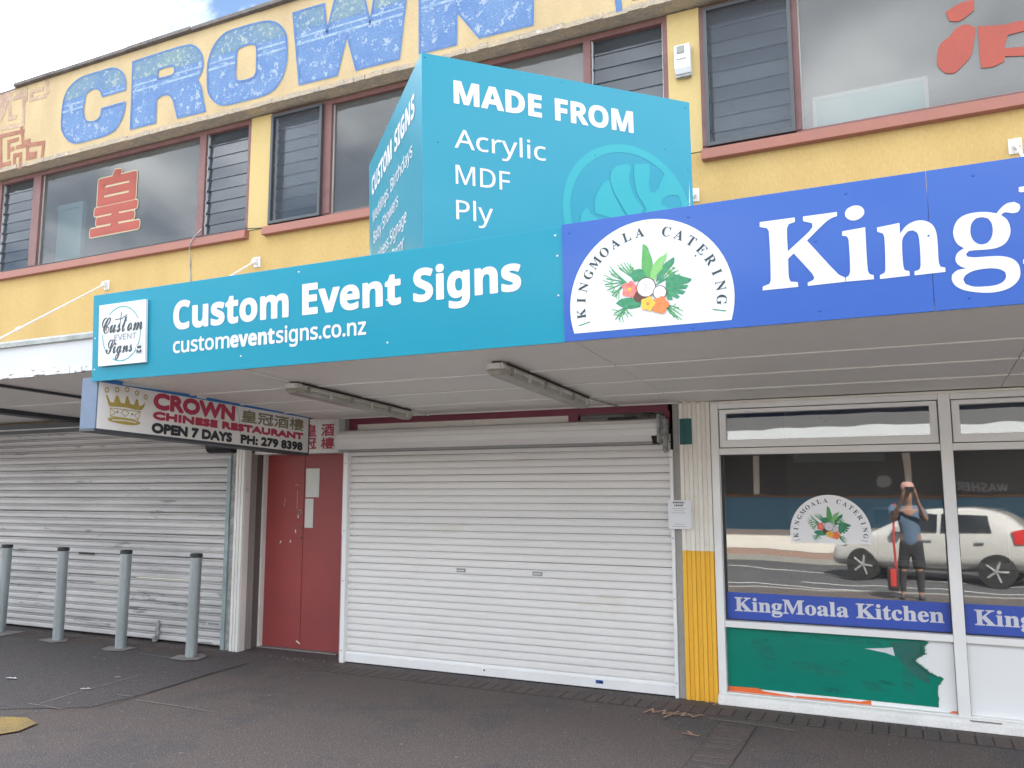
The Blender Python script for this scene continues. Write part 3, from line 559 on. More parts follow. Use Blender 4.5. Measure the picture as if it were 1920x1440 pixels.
# darker older asphalt by the bollards, with its saw-cut edge
sheet('asphalt_patch', [[(-16, 4.2), (-6.9, 4.2), (-5.95, 4.75), (-5.93, 5.4), (-6.0, 6.1), (-6.03, 6.58), (-16, 6.58)]], 'patch_asphalt', footpath, G, 0.004)
line_sheet('saw_cut', [[(-5.852, 4.76), (-5.931, 5.368), (-6.006, 6.103), (-6.03, 6.58)]], 0.006, 'joint', footpath, G, 0.008)
line_sheet('surface_seam', [[(-6.492, 4.613), (-6.095, 4.61)], [(-6.41, 4.651), (-6.465, 4.989), (-6.498, 5.329), (-6.545, 5.747)], [(-6.092, 5.121), (-5.925, 5.125)],
    [(-5.80, 5.063), (-5.365, 5.062), (-4.955, 5.052)], [(-7.41, 6.47), (-6.864, 6.43)]], 0.006, 'seam_pale', footpath, G, 0.009)
line_sheet('chalk_line', [[(-1.445, 6.476), (-1.142, 6.454), (-0.828, 6.415)]], 0.007, 'seam_pale', footpath, G, 0.011)
line_sheet('sprayed_scrawl', [[(-1.93, 6.43), (-1.90, 6.56), (-1.87, 6.46), (-1.80, 6.56), (-1.79, 6.45), (-1.74, 6.50)], [(-1.755, 6.36), (-1.70, 6.56)], [(-1.70, 6.47), (-1.64, 6.55), (-1.65, 6.46), (-1.60, 6.50)],
    [(-1.61, 6.53), (-1.558, 6.457), (-1.53, 6.54), (-1.50, 6.54)], [(-1.528, 6.013), (-1.418, 5.992)], [(-1.506, 6.068), (-1.472, 6.025)], [(-1.557, 6.934), (-1.478, 6.956), (-1.499, 6.889)]], 0.009, 'chalk_orange', footpath, G, 0.012)
sheet('worn_paint', [[(-6.9, 4.0), (-6.268, 4.26), (-6.102, 4.32), (-5.878, 4.252), (-5.807, 4.06), (-5.87, 3.93), (-6.9, 3.6)]], 'tactile', footpath, G, 0.013)
# soldier course of pavers along the shopfronts, a cross strip, and the bed they lie in
def paver_run(x0, x1, y0, y1, along, pitch, shift=0.0):
    box('paver_bed', 'joint', footpath, x0, x1, y0, y1, -0.01, 0.0045)
    L = (x1-x0) if along == 'x' else (y1-y0); W = (y1-y0) if along == 'x' else (x1-x0)
    n = int(L/pitch)
    for vi in range(2):
        key = (along, round(W, 3), vi)
    mb = MB(); w = pitch-0.013; h = W-0.014
    if along == 'x': mb.box(-w/2, w/2, -h/2, h/2, 0.0, 0.0085)
    else: mb.box(-h/2, h/2, -w/2, w/2, 0.0, 0.0085)
    mes = []
    for mt in ('paver', 'paver_b'):
        me = mb.mesh('paver'); me.materials.append(M[mt]); mes.append(me)
    for i in range(n):
        c = (x0 if along == 'x' else y0)+pitch*(i+0.5)
        loc = (c, (y0+y1)/2, 0) if along == 'x' else ((x0+x1)/2, c, 0)
        o = put('paver', mes[(i*7+i//3) % 2], None, footpath, loc=(loc[0], loc[1], random.uniform(-0.001, 0.001)))
        o.rotation_euler = (random.uniform(-.004, .004), random.uniform(-.01, .01), random.uniform(-.012, .012))
paver_run(-5.30, 2.0, 6.60, 6.84, 'x', 0.108)
paver_run(-1.36, -1.09, 4.6, 6.45, 'y', 0.108)
paver_run(-10.4, -6.9, 6.60, 6.84, 'x', 0.108)
mb = MB(); rg = random.Random(3)
for _ in range(900):           # grit that gathers along the shopfronts
    x = rg.uniform(-10, 2); y = 7.0-abs(rg.gauss(0, .07)) if x > -6.6 or x < -6.9 else 6.95; r = rg.uniform(.0025, .007); a = rg.uniform(0, 6)
    if -5.2 < x < -1.8: y += 0.02
    mb.add([(x+r*math.cos(a+k*2.1), y+r*math.sin(a+k*2.1), .001) for k in range(3)]+[(x, y, .001+r)], [(0, 1, 3), (1, 2, 3), (2, 0, 3)])
mb.put('grit', 'stain', footpath, kind='stuff')
mb = MB()
for _ in range(1500):          # loose chips over the asphalt
    x, y = rg.uniform(-9, 1.2), rg.uniform(3.6, 6.9); r = rg.uniform(.002, .0045); a = rg.uniform(0, 6)
    mb.add([(x+r*math.cos(a+k*2.1), y+r*math.sin(a+k*2.1), .009) for k in range(3)]+[(x, y, .009+r)], [(0, 1, 3), (1, 2, 3), (2, 0, 3)])
mb.put('loose_chips', 'concrete', footpath, kind='stuff')
# pale grout stains between a few cross-strip pavers
line_sheet('grout_stain', [[(-1.34+random.uniform(0, .05), 5.356+0.108*k), (-1.12-random.uniform(0, .04), 5.356+0.108*k)] for k in (0, 1, 2, 4, 5, 6)], 0.005, 'stain', footpath, G, 0.010)
pads = [[(-7.975, 6.458), (-8.033, 6.60), (-7.877, 6.69), (-7.68, 6.66), (-7.66, 6.47), (-7.861, 6.408)],
        [(-6.89, 6.388), (-6.958, 6.563), (-6.876, 6.633), (-6.763, 6.72), (-6.63, 6.634), (-6.58, 6.459), (-6.684, 6.379)],
        [(-9.12, 6.529), (-9.074, 6.695), (-8.88, 6.74), (-8.73, 6.6), (-8.80, 6.47)], [(-10.2, 6.5), (-10.15, 6.8), (-9.8, 6.85), (-9.75, 6.5)]]
for P in pads: sheet('concrete_collar', [P], 'concrete', footpath, G, 0.0125)
mb = MB()
for _ in range(70):            # flattened gum and lime spots
    x, y = random.uniform(-9, 1), random.uniform(3.8, 6.5); r = random.uniform(0.006, 0.02)
    mb.add([(x+r*random.uniform(.6, 1.2)*math.cos(t*R(60)), y+r*random.uniform(.6, 1.2)*math.sin(t*R(60)), 0.0145) for t in range(6)], [tuple(range(6))])
mb.put('gum_spot', 'stain', footpath, kind='stuff')
def scrap(loc, s, label, rz):
    V, F = [], []
    pts = [(-1, -.3, .02), (-.4, -.45, .14), (.1, -.1, .05), (.9, -.35, .12), (1.1, 0, .02), (.5, .3, .16), (0, .2, .04), (-.6, .4, .1), (-1.1, .15, .05)]
    c, sn = math.cos(rz), math.sin(rz)
    V = [((x*c-y*sn)*s, (x*sn+y*c)*s, z*s+0.014) for x, y, z in pts]+[(0, 0, 0.012)]
    F = [(i, (i+1) % 9, 9) for i in range(9)]
    tag(MB().add(V, F).put('paper_scrap', 'litter', None, loc=loc), label, 'litter')
scrap((-7.47, 5.12, 0), 0.055, 'largest crumpled white scrap lying on the dark asphalt at the far left', 0.2)
scrap((-6.50, 5.13, 0), 0.04, 'small torn white scrap on the asphalt beside the brown stain', 0.5)
scrap((-6.64, 5.57, 0), 0.025, 'tiny pale scrap on the asphalt in front of the bollards', 1.0)

# ================================================================== the shop building
bld = thing('shop_building', 'two-storey yellow rendered shop building with huge worn blue letters painted along its parapet', 'building', (-4, 7.1, 0))
W = 7.04
box('wall', 'yellow_wall', bld, -14, 7, W, W+0.2, 2.50, 4.655, label='deep yellow wall under the upstairs windows')
for a, b in ((-14, -11.30), (-6.70, -6.40), (-1.765, -1.475), (3.3, 7)):
    box('pillar', 'pillar_wall', bld, a, b, W+0.004, W+0.2, 4.667, 6.02)
    box('wall_joint', 'seal', bld, a, b, W+0.015, W+0.19, 4.64, 4.68)
box('parapet', 'cream_wall', bld, -14, 7, 6.86, 7.25, 6.045, 7.20, label='cream parapet band carrying the painted letters')
mb = MB(); x = -14.0
while x < 7:                   # the chipped lower edge of the band
    x2 = x+random.uniform(0.05, 0.16); d = random.uniform(0, 0.012); e = random.uniform(0, 0.014)
    mb.box(x, x2, 6.846+d, 6.875, 6.028+e*0.4, 6.078+e); x = x2
mb.put('chipped_edge', 'band_edge', bld)
box('band_soffit', 'band_edge', bld, -14, 7, 6.875, 7.2, 6.036, 6.0449)
x = -10.79; k = 0
while x < 7:
    L = (0.85, 1.35, 1.1, 1.0, 1.25)[k % 5]; dz = random.uniform(-0.006, 0.006)
    MB().box(x, x+L-0.006, 6.80+random.uniform(-.006, .006), 7.30, 7.198+dz, 7.246+dz).put('capping', 'cap', bld, bevel=0.006)
    x += L; k += 1
MB().box(-14, -10.80, 6.853, 7.27, 7.19, 7.215).put('capping', 'cap', bld)
box('roof', 'cap', bld, -14, 7, 7.25, 16, 6.95, 7.05)
box('side_wall', 'yellow_wall', bld, -14.2, -14, 7.04, 16, 0, 7.2)
box('side_wall', 'yellow_wall', bld, 7, 7.2, 7.04, 16, 0, 7.2)
box('rear_wall', 'yellow_wall', bld, -14.2, 7.2, 16, 16.2, 0, 7.2)
box('upper_floor', 'room', bld, -14, 7, 7.24, 16, 3.0, 3.2)
box('upstairs_room', 'room_upper', bld, -14, 7, 10.0, 10.1, 3.2, 6.95)
box('upstairs_ceiling', 'room_upper', bld, -14, 7, 7.25, 10.0, 6.10, 6.15)
box('upstairs_floor', 'room', bld, -14, 7, 7.25, 10.0, 3.9, 4.0)
for xx in (-6.55, -1.62):
    box('partition', 'room_upper', bld, xx-0.05, xx+0.05, 7.25, 10.0, 4.0, 6.1)

# upstairs windows: (x0, x1) whole; bays of (kind, a, b)
def louvre_bay(w, a, b, z0, z1, tilt, name='louvre', n=9, g='louvre_glass'):
    H = (z1-z0)/n
    mb = MB(); hb = H*0.56
    c, s = math.cos(tilt), math.sin(tilt)
    mb.box(-(b-a)/2+.012, (b-a)/2-.012, -0.003, 0.003, -hb, hb)
    me = mb.mesh('louvre'); me.materials.append(M[g])
    for i in range(n):
        o = put(name, me, None, w, loc=((a+b)/2, 7.105, z0+H*(i+.5)))
        o.rotation_euler = (-tilt+random.uniform(-.015, .015), 0, random.uniform(-.004, .004))
    clips = MB()
    for i in range(n+1):
        for x in (a+.006, b-.006): clips.box(x-.006, x+.006, 7.075, 7.10, z0+H*i-.02, z0+H*i+.012)
    clips.box(a, a+0.012, 7.08, 7.125, z0, z1); clips.box(b-0.012, b, 7.08, 7.125, z0, z1)
    clips.put('louvre_gallery', 'galv', w)
def upstairs_window(x0, x1, bays, z0=4.66, z1=6.02, label=''):
    w = put('window', MB().box(x0, x1, 7.055, 7.14, z1-0.055, z1).mesh('window'), 'maroon', bld, label=label)
    box('frame_member', 'maroon', w, x0, x1, 7.055, 7.14, z0, z0+0.045)
    px = [x0]
    for kind, a, b in bays: px += [a, b]
    px.append(x1)
    for a, b in zip(px[0::2], px[1::2]): box('mullion', 'maroon', w, a, b, 7.045, 7.145, z0+0.045, z1-0.055, bevel=0.004)
    for kind, a, b in bays:
        za, zb = z0+0.045, z1-0.055
        if kind == 'pane':
            box('pane', 'pane', w, a, b, 7.097, 7.103, za, zb)
            mb = MB()
            mb.box(a, a+.014, 7.085, 7.097, za, zb); mb.box(b-.014, b, 7.085, 7.097, za, zb); mb.box(a, b, 7.085, 7.0965, za, za+.014)
            mb.put('putty', 'post_grey', w)
        elif kind == 'louvre': louvre_bay(w, a, b, za, zb, R(4))
        else:
            louvre_bay(w, a, b, za, zb, R(3))
            mb = MB()
            for c in ((a-.01, a+.022, za-.02, zb+.01), (b-.022, b+.01, za-.02, zb+.01)): mb.box(c[0], c[1], 7.0, 7.04, c[2], c[3])
            mb.box(a+.022, b-.022, 7.0, 7.04, za-.02, za+.012); mb.box(a+.022, b-.022, 7.0, 7.04, zb-.02, zb+.01)
            mb.put('screen_frame', 'fly_screen', w)
            box('insect_screen', 'screen_glass', w, a+.022, b-.022, 7.018, 7.022, za+.012, zb-.02)
    return w
upstairs_window(-11.30, -6.70, [('louvre', -11.24, -10.565), ('pane', -10.41, -7.513), ('louvre', -7.409, -6.745)], label='left upstairs window with the red painted character')
upstairs_window(-6.40, -1.765, [('screen', -6.36, -5.657), ('pane', -5.547, -4.10), ('pane', -4.02, -2.584), ('louvre', -2.508, -1.812)], label='middle upstairs window behind the teal V-shaped sign')
upstairs_window(-1.475, 3.30, [('screen', -1.42, -0.697), ('pane', -0.641, 2.40), ('louvre', 2.48, 3.24)], label='right upstairs window with worn red paint')
for a, b in ((-11.34, -6.675), (-6.43, -1.74), (-1.475, 3.34)):
    MB().prism_x([(6.965, 4.56), (7.05, 4.56), (7.05, 4.668), (6.975, 4.655)], a, b).put('sill', 'terracotta', bld, bevel=0.005)
# painted lettering and key-pattern corner on the parapet
PW = XZ(6.858)
for k, polys in enumerate(DATA['CROWN']):
    sm = [smooth_poly(P, 3) for P in polys] if k in (0, 1, 2) else polys
    V, F = fill2d(sm)
    L = MB().add([PW.p(x, y, 0.001) for x, y, z in V], F).put('painted_letter', 'letter_blue', bld)
    nv, nf = ribbons(V, F, 0.022)
    MB().add([PW.p(x, y, z) for x, y, z in nv], nf).put('letter_halo', 'halo', L)
    nv, nf = ribbons(V, F, 0.013)
    MB().add([PW.p(x, y, 0.0045+z) for x, y, z in nv], nf).put('letter_outline', 'letter_outline', L)
    # upper fill and its two pale stripes, clipped to the letter
    def clip(za, zb, inset):
        out = MB()
        for f in F:
            P = [(V[i][0], V[i][1]) for i in f]
            for zc, keep in ((za, 1), (zb, -1)):
                Q = []
                for (ax, ay), (bx, by) in zip(P, P[1:]+P[:1]):
                    ia, ib = (ay-zc)*keep >= 0, (by-zc)*keep >= 0
                    if ia: Q.append((ax, ay))
                    if ia != ib: t = (zc-ay)/(by-ay); Q.append((ax+(bx-ax)*t, zc))
                P = Q
                if len(P) < 3: break
            if len(P) >= 3: out.add([PW.p(x, y, inset) for x, y in P], [tuple(range(len(P)))])
        return out
    c = clip(6.80, 7.19, 0.0025)
    if c.f: c.put('letter_fill', 'letter_green', L)
    for za, zb in ((6.635, 6.665), (6.715, 6.74)):
        c = clip(za, zb, 0.0030)
        if c.f: c.put('letter_stripe', 'letter_pale', L)
line_sheet('key_pattern', DATA['fret'], 0.028, 'fret_red', bld, PW, 0.003)
line_sheet('key_pattern', DATA['oldfret'], 0.03, 'faded_red', bld, PW, 0.0015, label='faded upper corner of the painted key pattern')
sheet('weathered_paint', [[(-14, 7.19), (-10.86, 7.19), (-10.95, 7.02), (-11.02, 6.86), (-11.15, 6.70), (-11.12, 6.52), (-11.3, 6.45), (-14, 6.42)]], 'faded_red', bld, PW, 0.0008, label='purplish weathered paint at the far end of the parapet')
sheet('painted_tip', [DATA['blue_tip']], 'letter_outline', bld, PW, 0.003)
line_sheet('key_pattern', [[(-2.0, 6.16), (-1.85, 6.16), (-1.85, 6.4)]], 0.03, 'fret_red', bld, PW, 0.003)
# red character on the left window
V, F = text2d('\u7687')
xa, xb = min(v[0] for v in V), max(v[0] for v in V); za, zb = min(v[1] for v in V), max(v[1] for v in V)
P = [(-9.40+(v[0]-xa)/(xb-xa)*0.85, 4.99+(v[1]-za)/(zb-za)*0.80, 0) for v in V]
WN = XZ(7.092)
nv, nf = ribbons(P, F, 0.042)
MB().add([WN.p(x, y, z) for x, y, z in nv], nf).put('painted_character', 'halo', bld)
nv, nf = ribbons(P, F, 0.027)
mb = MB().add([WN.p(x, y, 0.003+z) for x, y, z in nv], nf)
mb.add([WN.p(x, y, 0.0045) for x, y, z in P], F); mb.put('painted_character', 'char_red', bld)
for P in DATA['redblob']: sheet('painted_character', [P], 'char_red', bld, WN, 0.002, smooth=3, label='worn red paint blob on the right window')
# things standing inside the upstairs windows
t = thing('display_case', 'pale blue framed case behind the left upstairs window, beside the red character', 'case', (-10.3, 7.35, 4.0))
box('frame', 'turq_frame', t, -10.40, -9.95, 7.30, 7.36, 5.53, 5.60); box('frame', 'turq_frame', t, -9.95, -9.88, 7.30, 7.36, 4.0, 5.60); box('panel', 'pale_aqua', t, -10.40, -9.95, 7.32, 7.33, 4.0, 5.53)
t = thing('framed_picture', 'pale green picture in a white frame leaning behind the right upstairs window', 'picture', (-0.1, 7.3, 4.0))
mb = MB(); mb.box(-.565, .325, 7.24, 7.26, 5.02, 5.055); mb.box(-.565, -.535, 7.24, 7.26, 4.7, 5.02); mb.box(.295, .325, 7.24, 7.26, 4.7, 5.02)
mb.put('frame', 'board_white', t); box('picture_panel', 'pale_aqua', t, -.535, .295, 7.245, 7.255, 4.68, 5.02)

# ---- ground floor: posts, doorway, lintels
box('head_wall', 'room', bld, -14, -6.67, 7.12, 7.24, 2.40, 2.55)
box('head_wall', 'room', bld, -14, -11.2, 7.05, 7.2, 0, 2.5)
mb = MB()
for k in range(3): mb.box(-6.672+0.042*k, -6.638+0.042*k, 6.985, 7.08, 0, 2.46)
mb.box(-6.675, -6.55, 7.0, 7.09, 0, 2.46); mb.put('post', 'post_white', bld, bevel=0.003, label='white fluted post beside the red door')
box('post', 'post_grey', bld, -6.77, -6.675, 7.04, 7.12, 0, 2.46)
box('reveal', 'post_brown', bld, -6.70, -6.575, 7.09, 7.45, 0, 2.3)
box('reveal', 'post_grey', bld, -6.575, -6.562, 7.10, 7.20, 0, 2.12, bevel=0.003)
box('jamb', 'post_white', bld, -6.60, -6.552, 7.305, 7.37, 0, 2.12, bevel=0.003)
box('jamb', 'post_white', bld, -5.398, -5.36, 7.30, 7.37, 0, 2.12, bevel=0.003)
box('reveal', 'post_white', bld, -5.285, -5.245, 7.06, 7.45, 0, 2.12)
box('reveal', 'magenta', bld, -5.252, -5.238, 7.02, 7.058, 0, 1.25)
box('lintel', 'post_white', bld, -6.552, -5.29, 7.14, 7.40, 2.10, 2.145, bevel=0.003)
box('lintel', 'post_white', bld, -6.55, -5.32, 7.155, 7.22, 2.145, 2.47, label='pale panel over the red door')
WC = XZ(7.154)
for s, u0, v0 in (('\u7687', -5.885, 2.283), ('\u9152', -5.650, 2.283), ('\u51a0', -5.885, 2.138), ('\u6a13', -5.650, 2.138)):
    V, F = text2d(s); xa, xb = min(v[0] for v in V), max(v[0] for v in V); za, zb = min(v[1] for v in V), max(v[1] for v in V)
    P = [(u0+(v[0]-xa)/(xb-xa)*0.165, v0+(v[1]-za)/(zb-za)*0.125, 0) for v in V]
    nv, nf = ribbons(P, F, 0.0045)
    MB().add([WC.p(x, y, 0.002) for x, y, z in P], F).add([WC.p(x, y, 0.002+z) for x, y, z in nv], nf).put('painted_character', 'print_red', bld)
for a, b, lb in ((-6.552, -6.033, 'left leaf of the red double door'), (-6.027, -5.40, 'right leaf of the red double door')):
    d = put('door', MB().box(a, b, 7.362, 7.40, 0.012, 2.10).mesh('door'), 'door_red', bld, bevel=0.003, label=lb)
    if a < -6.2:
        fr = XZ(7.362)
        line_sheet('scratch', [[(-6.12, 1.50), (-6.122, 1.70)], [(-6.30, 1.53), (-6.29, 1.62)], [(-6.15, 1.765), (-6.11, 1.765)]], 0.0045, 'scratch', d, fr, 0.002)
        line_sheet('chip', [[(-6.10, 1.41), (-6.102, 1.43)], [(-6.34, 1.13), (-6.33, 1.145)], [(-6.13, 1.25), (-6.132, 1.27)], [(-6.20, 1.14), (-6.198, 1.155)], [(-6.07, 0.09), (-6.03, 0.07)]], 0.007, 'paper', d, fr, 0.003)
        mb = MB(); mb.tube((-6.075, 7.352, 1.47), (-6.075, 7.362, 1.47), 0.024, n=16); mb.put('lock', 'scratch', d)
        mb = MB(); mb.tube((-6.075, 7.348, 1.47), (-6.075, 7.352, 1.47), 0.012, n=12); mb.put('lock_hole', 'black', d)
        mb = MB()
        for z in (1.19, 1.30): mb.tube((-6.06, 7.352, z), (-6.06, 7.362, z), 0.012, n=10)
        mb.put('screw', 'post_brown', d)
box('threshold', 'concrete', bld, -6.56, -5.50, 7.30, 7.42, -0.01, 0.010)
# panels over the main shutter
box('transom_rail', 'magenta', bld, -5.24, -1.86, 7.09, 7.16, 2.385, 2.455)
for a, b in ((-5.24, -5.165), (-2.79, -2.70), (-1.90, -1.845)): box('transom_mullion', 'magenta', bld, a, b, 7.09, 7.16, 2.25, 2.385)
box('transom_panel', 'soffit', bld, -5.165, -3.80, 7.13, 7.15, 2.25, 2.385); box('transom_panel', 'soffit', bld, -3.795, -2.79, 7.13, 7.15, 2.25, 2.385)
box('transom_panel', 'shop_pane', bld, -2.70, -1.90, 7.13, 7.14, 2.25, 2.385)
box('transom_slot', 'black', bld, -2.42, -2.15, 7.115, 7.13, 2.325, 2.352)
box('dark_backing', 'room', bld, -5.3, -1.8, 7.25, 7.3, 0, 2.5)  # dark sheet added behind the slats so their seams read as shade
box('post', 'post_grey', bld, -1.803, -1.742, 7.02, 7.12, 0, 2.46, bevel=0.003)
box('post', 'post_grey', bld, -5.32, -5.245, 7.02, 7.10, 2.14, 2.46)
# fluted metal cladding on the pillar by the kitchen
def fluted(name, mt, z0, z1, x0=-1.742, x1=-1.476, off=0.0, n=7):
    prof = []; p = (x1-x0)/n
    for k in range(n):
        a = x0+k*p; d = 0.013 if k % 2 else 0.0
        prof += [(a, 7.00+d-off), (a+p*0.78, 7.00+d-off), (a+p*0.88, 7.018-off), (a+p*0.99, 7.018-off)]
    prof += [(x1, 7.00-off), (x1, 7.10), (x0, 7.10)]
    return MB().prism_z(prof, z0, z1).put(name, mt, bld)
fluted('pillar_cladding', 'fluted', 1.20, 2.46)
fluted('pillar_cladding', 'fluted_yellow', 0.0, 1.199)
MB().prism_z([(-1.738, 6.9975), (-1.712, 6.9975), (-1.708, 7.006), (-1.690, 7.006), (-1.686, 6.9975), (-1.634, 6.9975), (-1.634, 6.9999), (-1.738, 6.9999)], 2.085, 2.305).put('paint_patch', 'patch_green', bld)
box('head_wall', 'fluted', bld, -1.476, 7, 7.0, 7.24, 2.421, 2.50)

# ================================================================== roller shutters
def roller(name, label, cat, x0, x1, y, z0, z1, n, ms, root):
    t = thing(name, label, cat, root, 'roller shutters closing the shops')
    p = (z1-z0)/n
    # one lath: a gently bowed face with a rolled groove under it
    prof = [(0.008, 0.0), (-0.011, p*0.02), (-0.014, p*0.10), (-0.015, p*0.40), (-0.013, p*0.72), (-0.006, p*0.80), (-0.004, p*0.86), (0.006, p*0.88), (0.006, p*0.955), (0.012, p*0.955), (0.012, 0.0)]
    me = MB().prism_x(prof, -(x1-x0)/2, (x1-x0)/2).mesh('slat'); me.materials.append(M[ms])
    return t, me, p
S, me, p = roller('roller_shutter', 'clean white roller shutter closing the shop under the long teal sign', 'roller shutter', -5.185, -1.835, 7.07, 0.115, 2.12, 30, 'slat', (-3.5, 7.05, 0))
for i in range(31):
    o = put('slat', me, None, S, loc=(-3.51, 7.065+random.uniform(-.0015, .0015), 0.115+p*i+random.uniform(-.0012, .0012))); o.rotation_euler = (R(random.uniform(-.8, .8)), random.uniform(-.0006, .0006), random.uniform(-.0007, .0007))
MB().prism_x([(7.03, 0.012), (7.075, 0.012), (7.075, 0.114), (7.045, 0.112), (7.04, 0.09), (7.03, 0.085)], -5.19, -1.83).put('bottom_rail', 'guide_white', S)
MB().prism_x([(7.032, -0.006), (7.06, -0.006), (7.06, 0.012), (7.032, 0.012)], -5.19, -1.83).put('rubber_seal', 'black', S)
MB().box(-5.235, -5.185, 7.0, 7.09, 0, 2.10).put('guide_rail', 'guide_white', S, bevel=0.004)
MB().box(-1.835, -1.805, 7.0, 7.09, 0, 2.045).put('guide_rail', 'guide_white', S, bevel=0.004)
for z in (0.12, 0.8, 1.3, 1.98):
    for x in (-5.21, -1.82): MB().tube((x, 6.996, z), (x, 7.0, z), 0.006, n=8).put('rivet', 'machinery', S)
MB().prism_x([(7.09, 2.325), (6.94, 2.302), (6.905, 2.272), (6.885, 2.268), (6.87, 2.228), (6.858, 2.222), (6.85, 2.17), (6.862, 2.155), (6.90, 2.115), (7.09, 2.105)], -5.25, -1.90).put('hood', 'slat', S, bevel=0.002)
MB().prism_x([(6.99, 2.16), (6.935, 2.150), (6.905, 2.113), (6.905, 2.095), (7.05, 2.09)], -5.235, -1.92).put('roll_underside', 'slat_shade', S)  # darker slat grey, shade put into the colour under the roll
mb = MB(); mb.box(-1.90, -1.882, 6.86, 7.09, 2.10, 2.34); mb.box(-1.882, -1.845, 6.93, 7.06, 2.13, 2.31)
mb.tube((-1.90, 6.93, 2.2), (-1.83, 6.93, 2.2), 0.035, n=12); mb.box(-1.875, -1.84, 6.95, 7.0, 2.03, 2.13); mb.tube((-1.86, 6.94, 2.04), (-1.84, 6.94, 2.04), 0.025)
mb.put('bracket', 'machinery', S, bevel=0.003)
MB().prism_x([(6.85, 2.15), (6.90, 2.21), (6.93, 2.15), (6.90, 2.09)], -1.945, -1.90).put('end_plate', 'black', S)
for x in (-3.88, -3.09):
    h = put('handle', MB().box(x-.048, x+.048, 7.048, 7.054, .933, .968).mesh('handle'), 'machinery', S)
    MB().box(x-.034, x+.034, 7.040, 7.048, .946, .953).put('handle_grip', 'guide_white', h)
MB().tube((-3.62, 7.026, 0.062), (-3.62, 7.030, 0.062), 0.008, n=10).put('bolt', 'black', S)
MB().box(-2.535, -2.47, 7.024, 7.030, .05, .078).put('sticker', 'sign_blue', S)
MB().tube((-2.49, 7.020, 0.064), (-2.49, 7.024, 0.064), 0.012, n=12).put('lock', 'black', S)

S, me, p = roller('roller_shutter', 'grimy grey roller shutter behind the row of bollards', 'roller shutter', -11.1, -6.815, 7.07, 0.03, 2.13, 25, 'slat_dirty', (-9, 7.05, 0))
me2 = MB().prism_x([(0.012, 0.0), (-0.012, p*0.02), (-0.018, p*0.12), (-0.018, p*0.50), (-0.012, p*0.64), (0.010, p*0.66), (0.010, p*0.74), (-0.010, p*0.76), (-0.012, p*0.90), (0.008, p*0.92), (0.008, p*0.95), (0.016, p*0.95), (0.016, 0)], -2.145, 2.145).mesh('slat')
me2.materials.append(M['slat_dirty'])
for i in range(25):
    o = put('slat', me2, None, S, loc=(-8.955, 7.075+random.uniform(-.004, .004), 0.03+p*i+random.uniform(-.003, .003))); o.rotation_euler = (R(random.uniform(-3, 3)), random.uniform(-.0015, .0015), random.uniform(-.001, .001))
y, z = 7.075, 2.13
for i, tl in enumerate((14, 24, 30, 22)):      # the top laths climb over the roll
    o = put('slat', me2, None, S, loc=(-8.955, y, z)); o.rotation_euler = (R(tl), 0, 0)
    y -= math.sin(R(tl))*p; z += math.cos(R(tl))*p
MB().box(-11.2, -6.70, 6.94, 7.12, 2.43, 2.56).put('hood', 'hang_trim', S)
MB().box(-11.2, -6.70, 6.92, 6.94, 2.475, 2.49).put('hood_lip', 'galv', S)
MB().box(-6.815, -6.762, 7.0, 7.10, 0, 2.06).put('guide_rail', 'guide_green', S, bevel=0.004)
MB().box(-6.76, -6.70, 7.02, 7.1, 0.0, 2.2).put('guide_rail', 'machinery', S)
MB().tube((-7.05, 6.98, 2.20), (-6.70, 6.98, 2.20), 0.085, n=16).put('roll_end', 'black', S)
MB().box(-9.20, -8.93, 7.050, 7.0565, .94, .965).put('label_tape', 'black', S)
for x in (-7.79, -10.62):
    mb = MB(); mb.box(x-.012, x+.014, 7.03, 7.055, .06, .24); mb.box(x-.02, x+.02, 7.02, 7.05, .13, .16); mb.box(x-.045, x+.0, 7.005, 7.045, .015, .07); mb.tube((x-.02, 7.03, .07), (x-.02, 7.03, .12), .006, n=8)
    mb.put('padlock_hasp', 'machinery', S, bevel=0.002)
mb = MB(); mb.box(-7.06, -6.85, 7.046, 7.056, .235, .28); mb.put('handle', 'galv', S, bevel=0.003)
MB().box(-7.04, -6.87, 7.040, 7.047, .248, .268).put('handle_slot', 'machinery', S)

# ================================================================== bollards
b = thing('bollard', '', 'bollard', (0, 0, 0), 'steel bollards in front of the grey shutter')
MB().lathe([(0.058, 0), (0.058, 1.03)], n=28).put('post', 'bollard', b)
MB().lathe([(0.062, 1.015), (0.064, 1.02), (0.064, 1.045), (0.058, 1.054), (0.0, 1.058)], n=28).put('cap', 'black_cap', b)
spots = [(-6.765, 6.555, 'galvanised bollard closest to the red door'), (-7.845, 6.595, 'galvanised bollard standing in front of the padlock on the grey shutter'),
         (-8.915, 6.635, 'galvanised bollard by the black label tape on the grey shutter'), (-10.02, 6.68, 'galvanised bollard at the end of the row farthest from the red door')]
for i, (x, y, lb) in enumerate(spots):
    if i == 0: r = b
    else:
        r = b.copy(); col.objects.link(r)
        for ch in list(b.children): c = ch.copy(); col.objects.link(c); c.parent = r
    r.location = (x, y, 0); r['label'] = lb
    r.rotation_euler = (R((0.3, -0.5, 0.2, 0.4)[i]), R((0.9, 0.2, -0.3, 0.5)[i]), R(40*i))

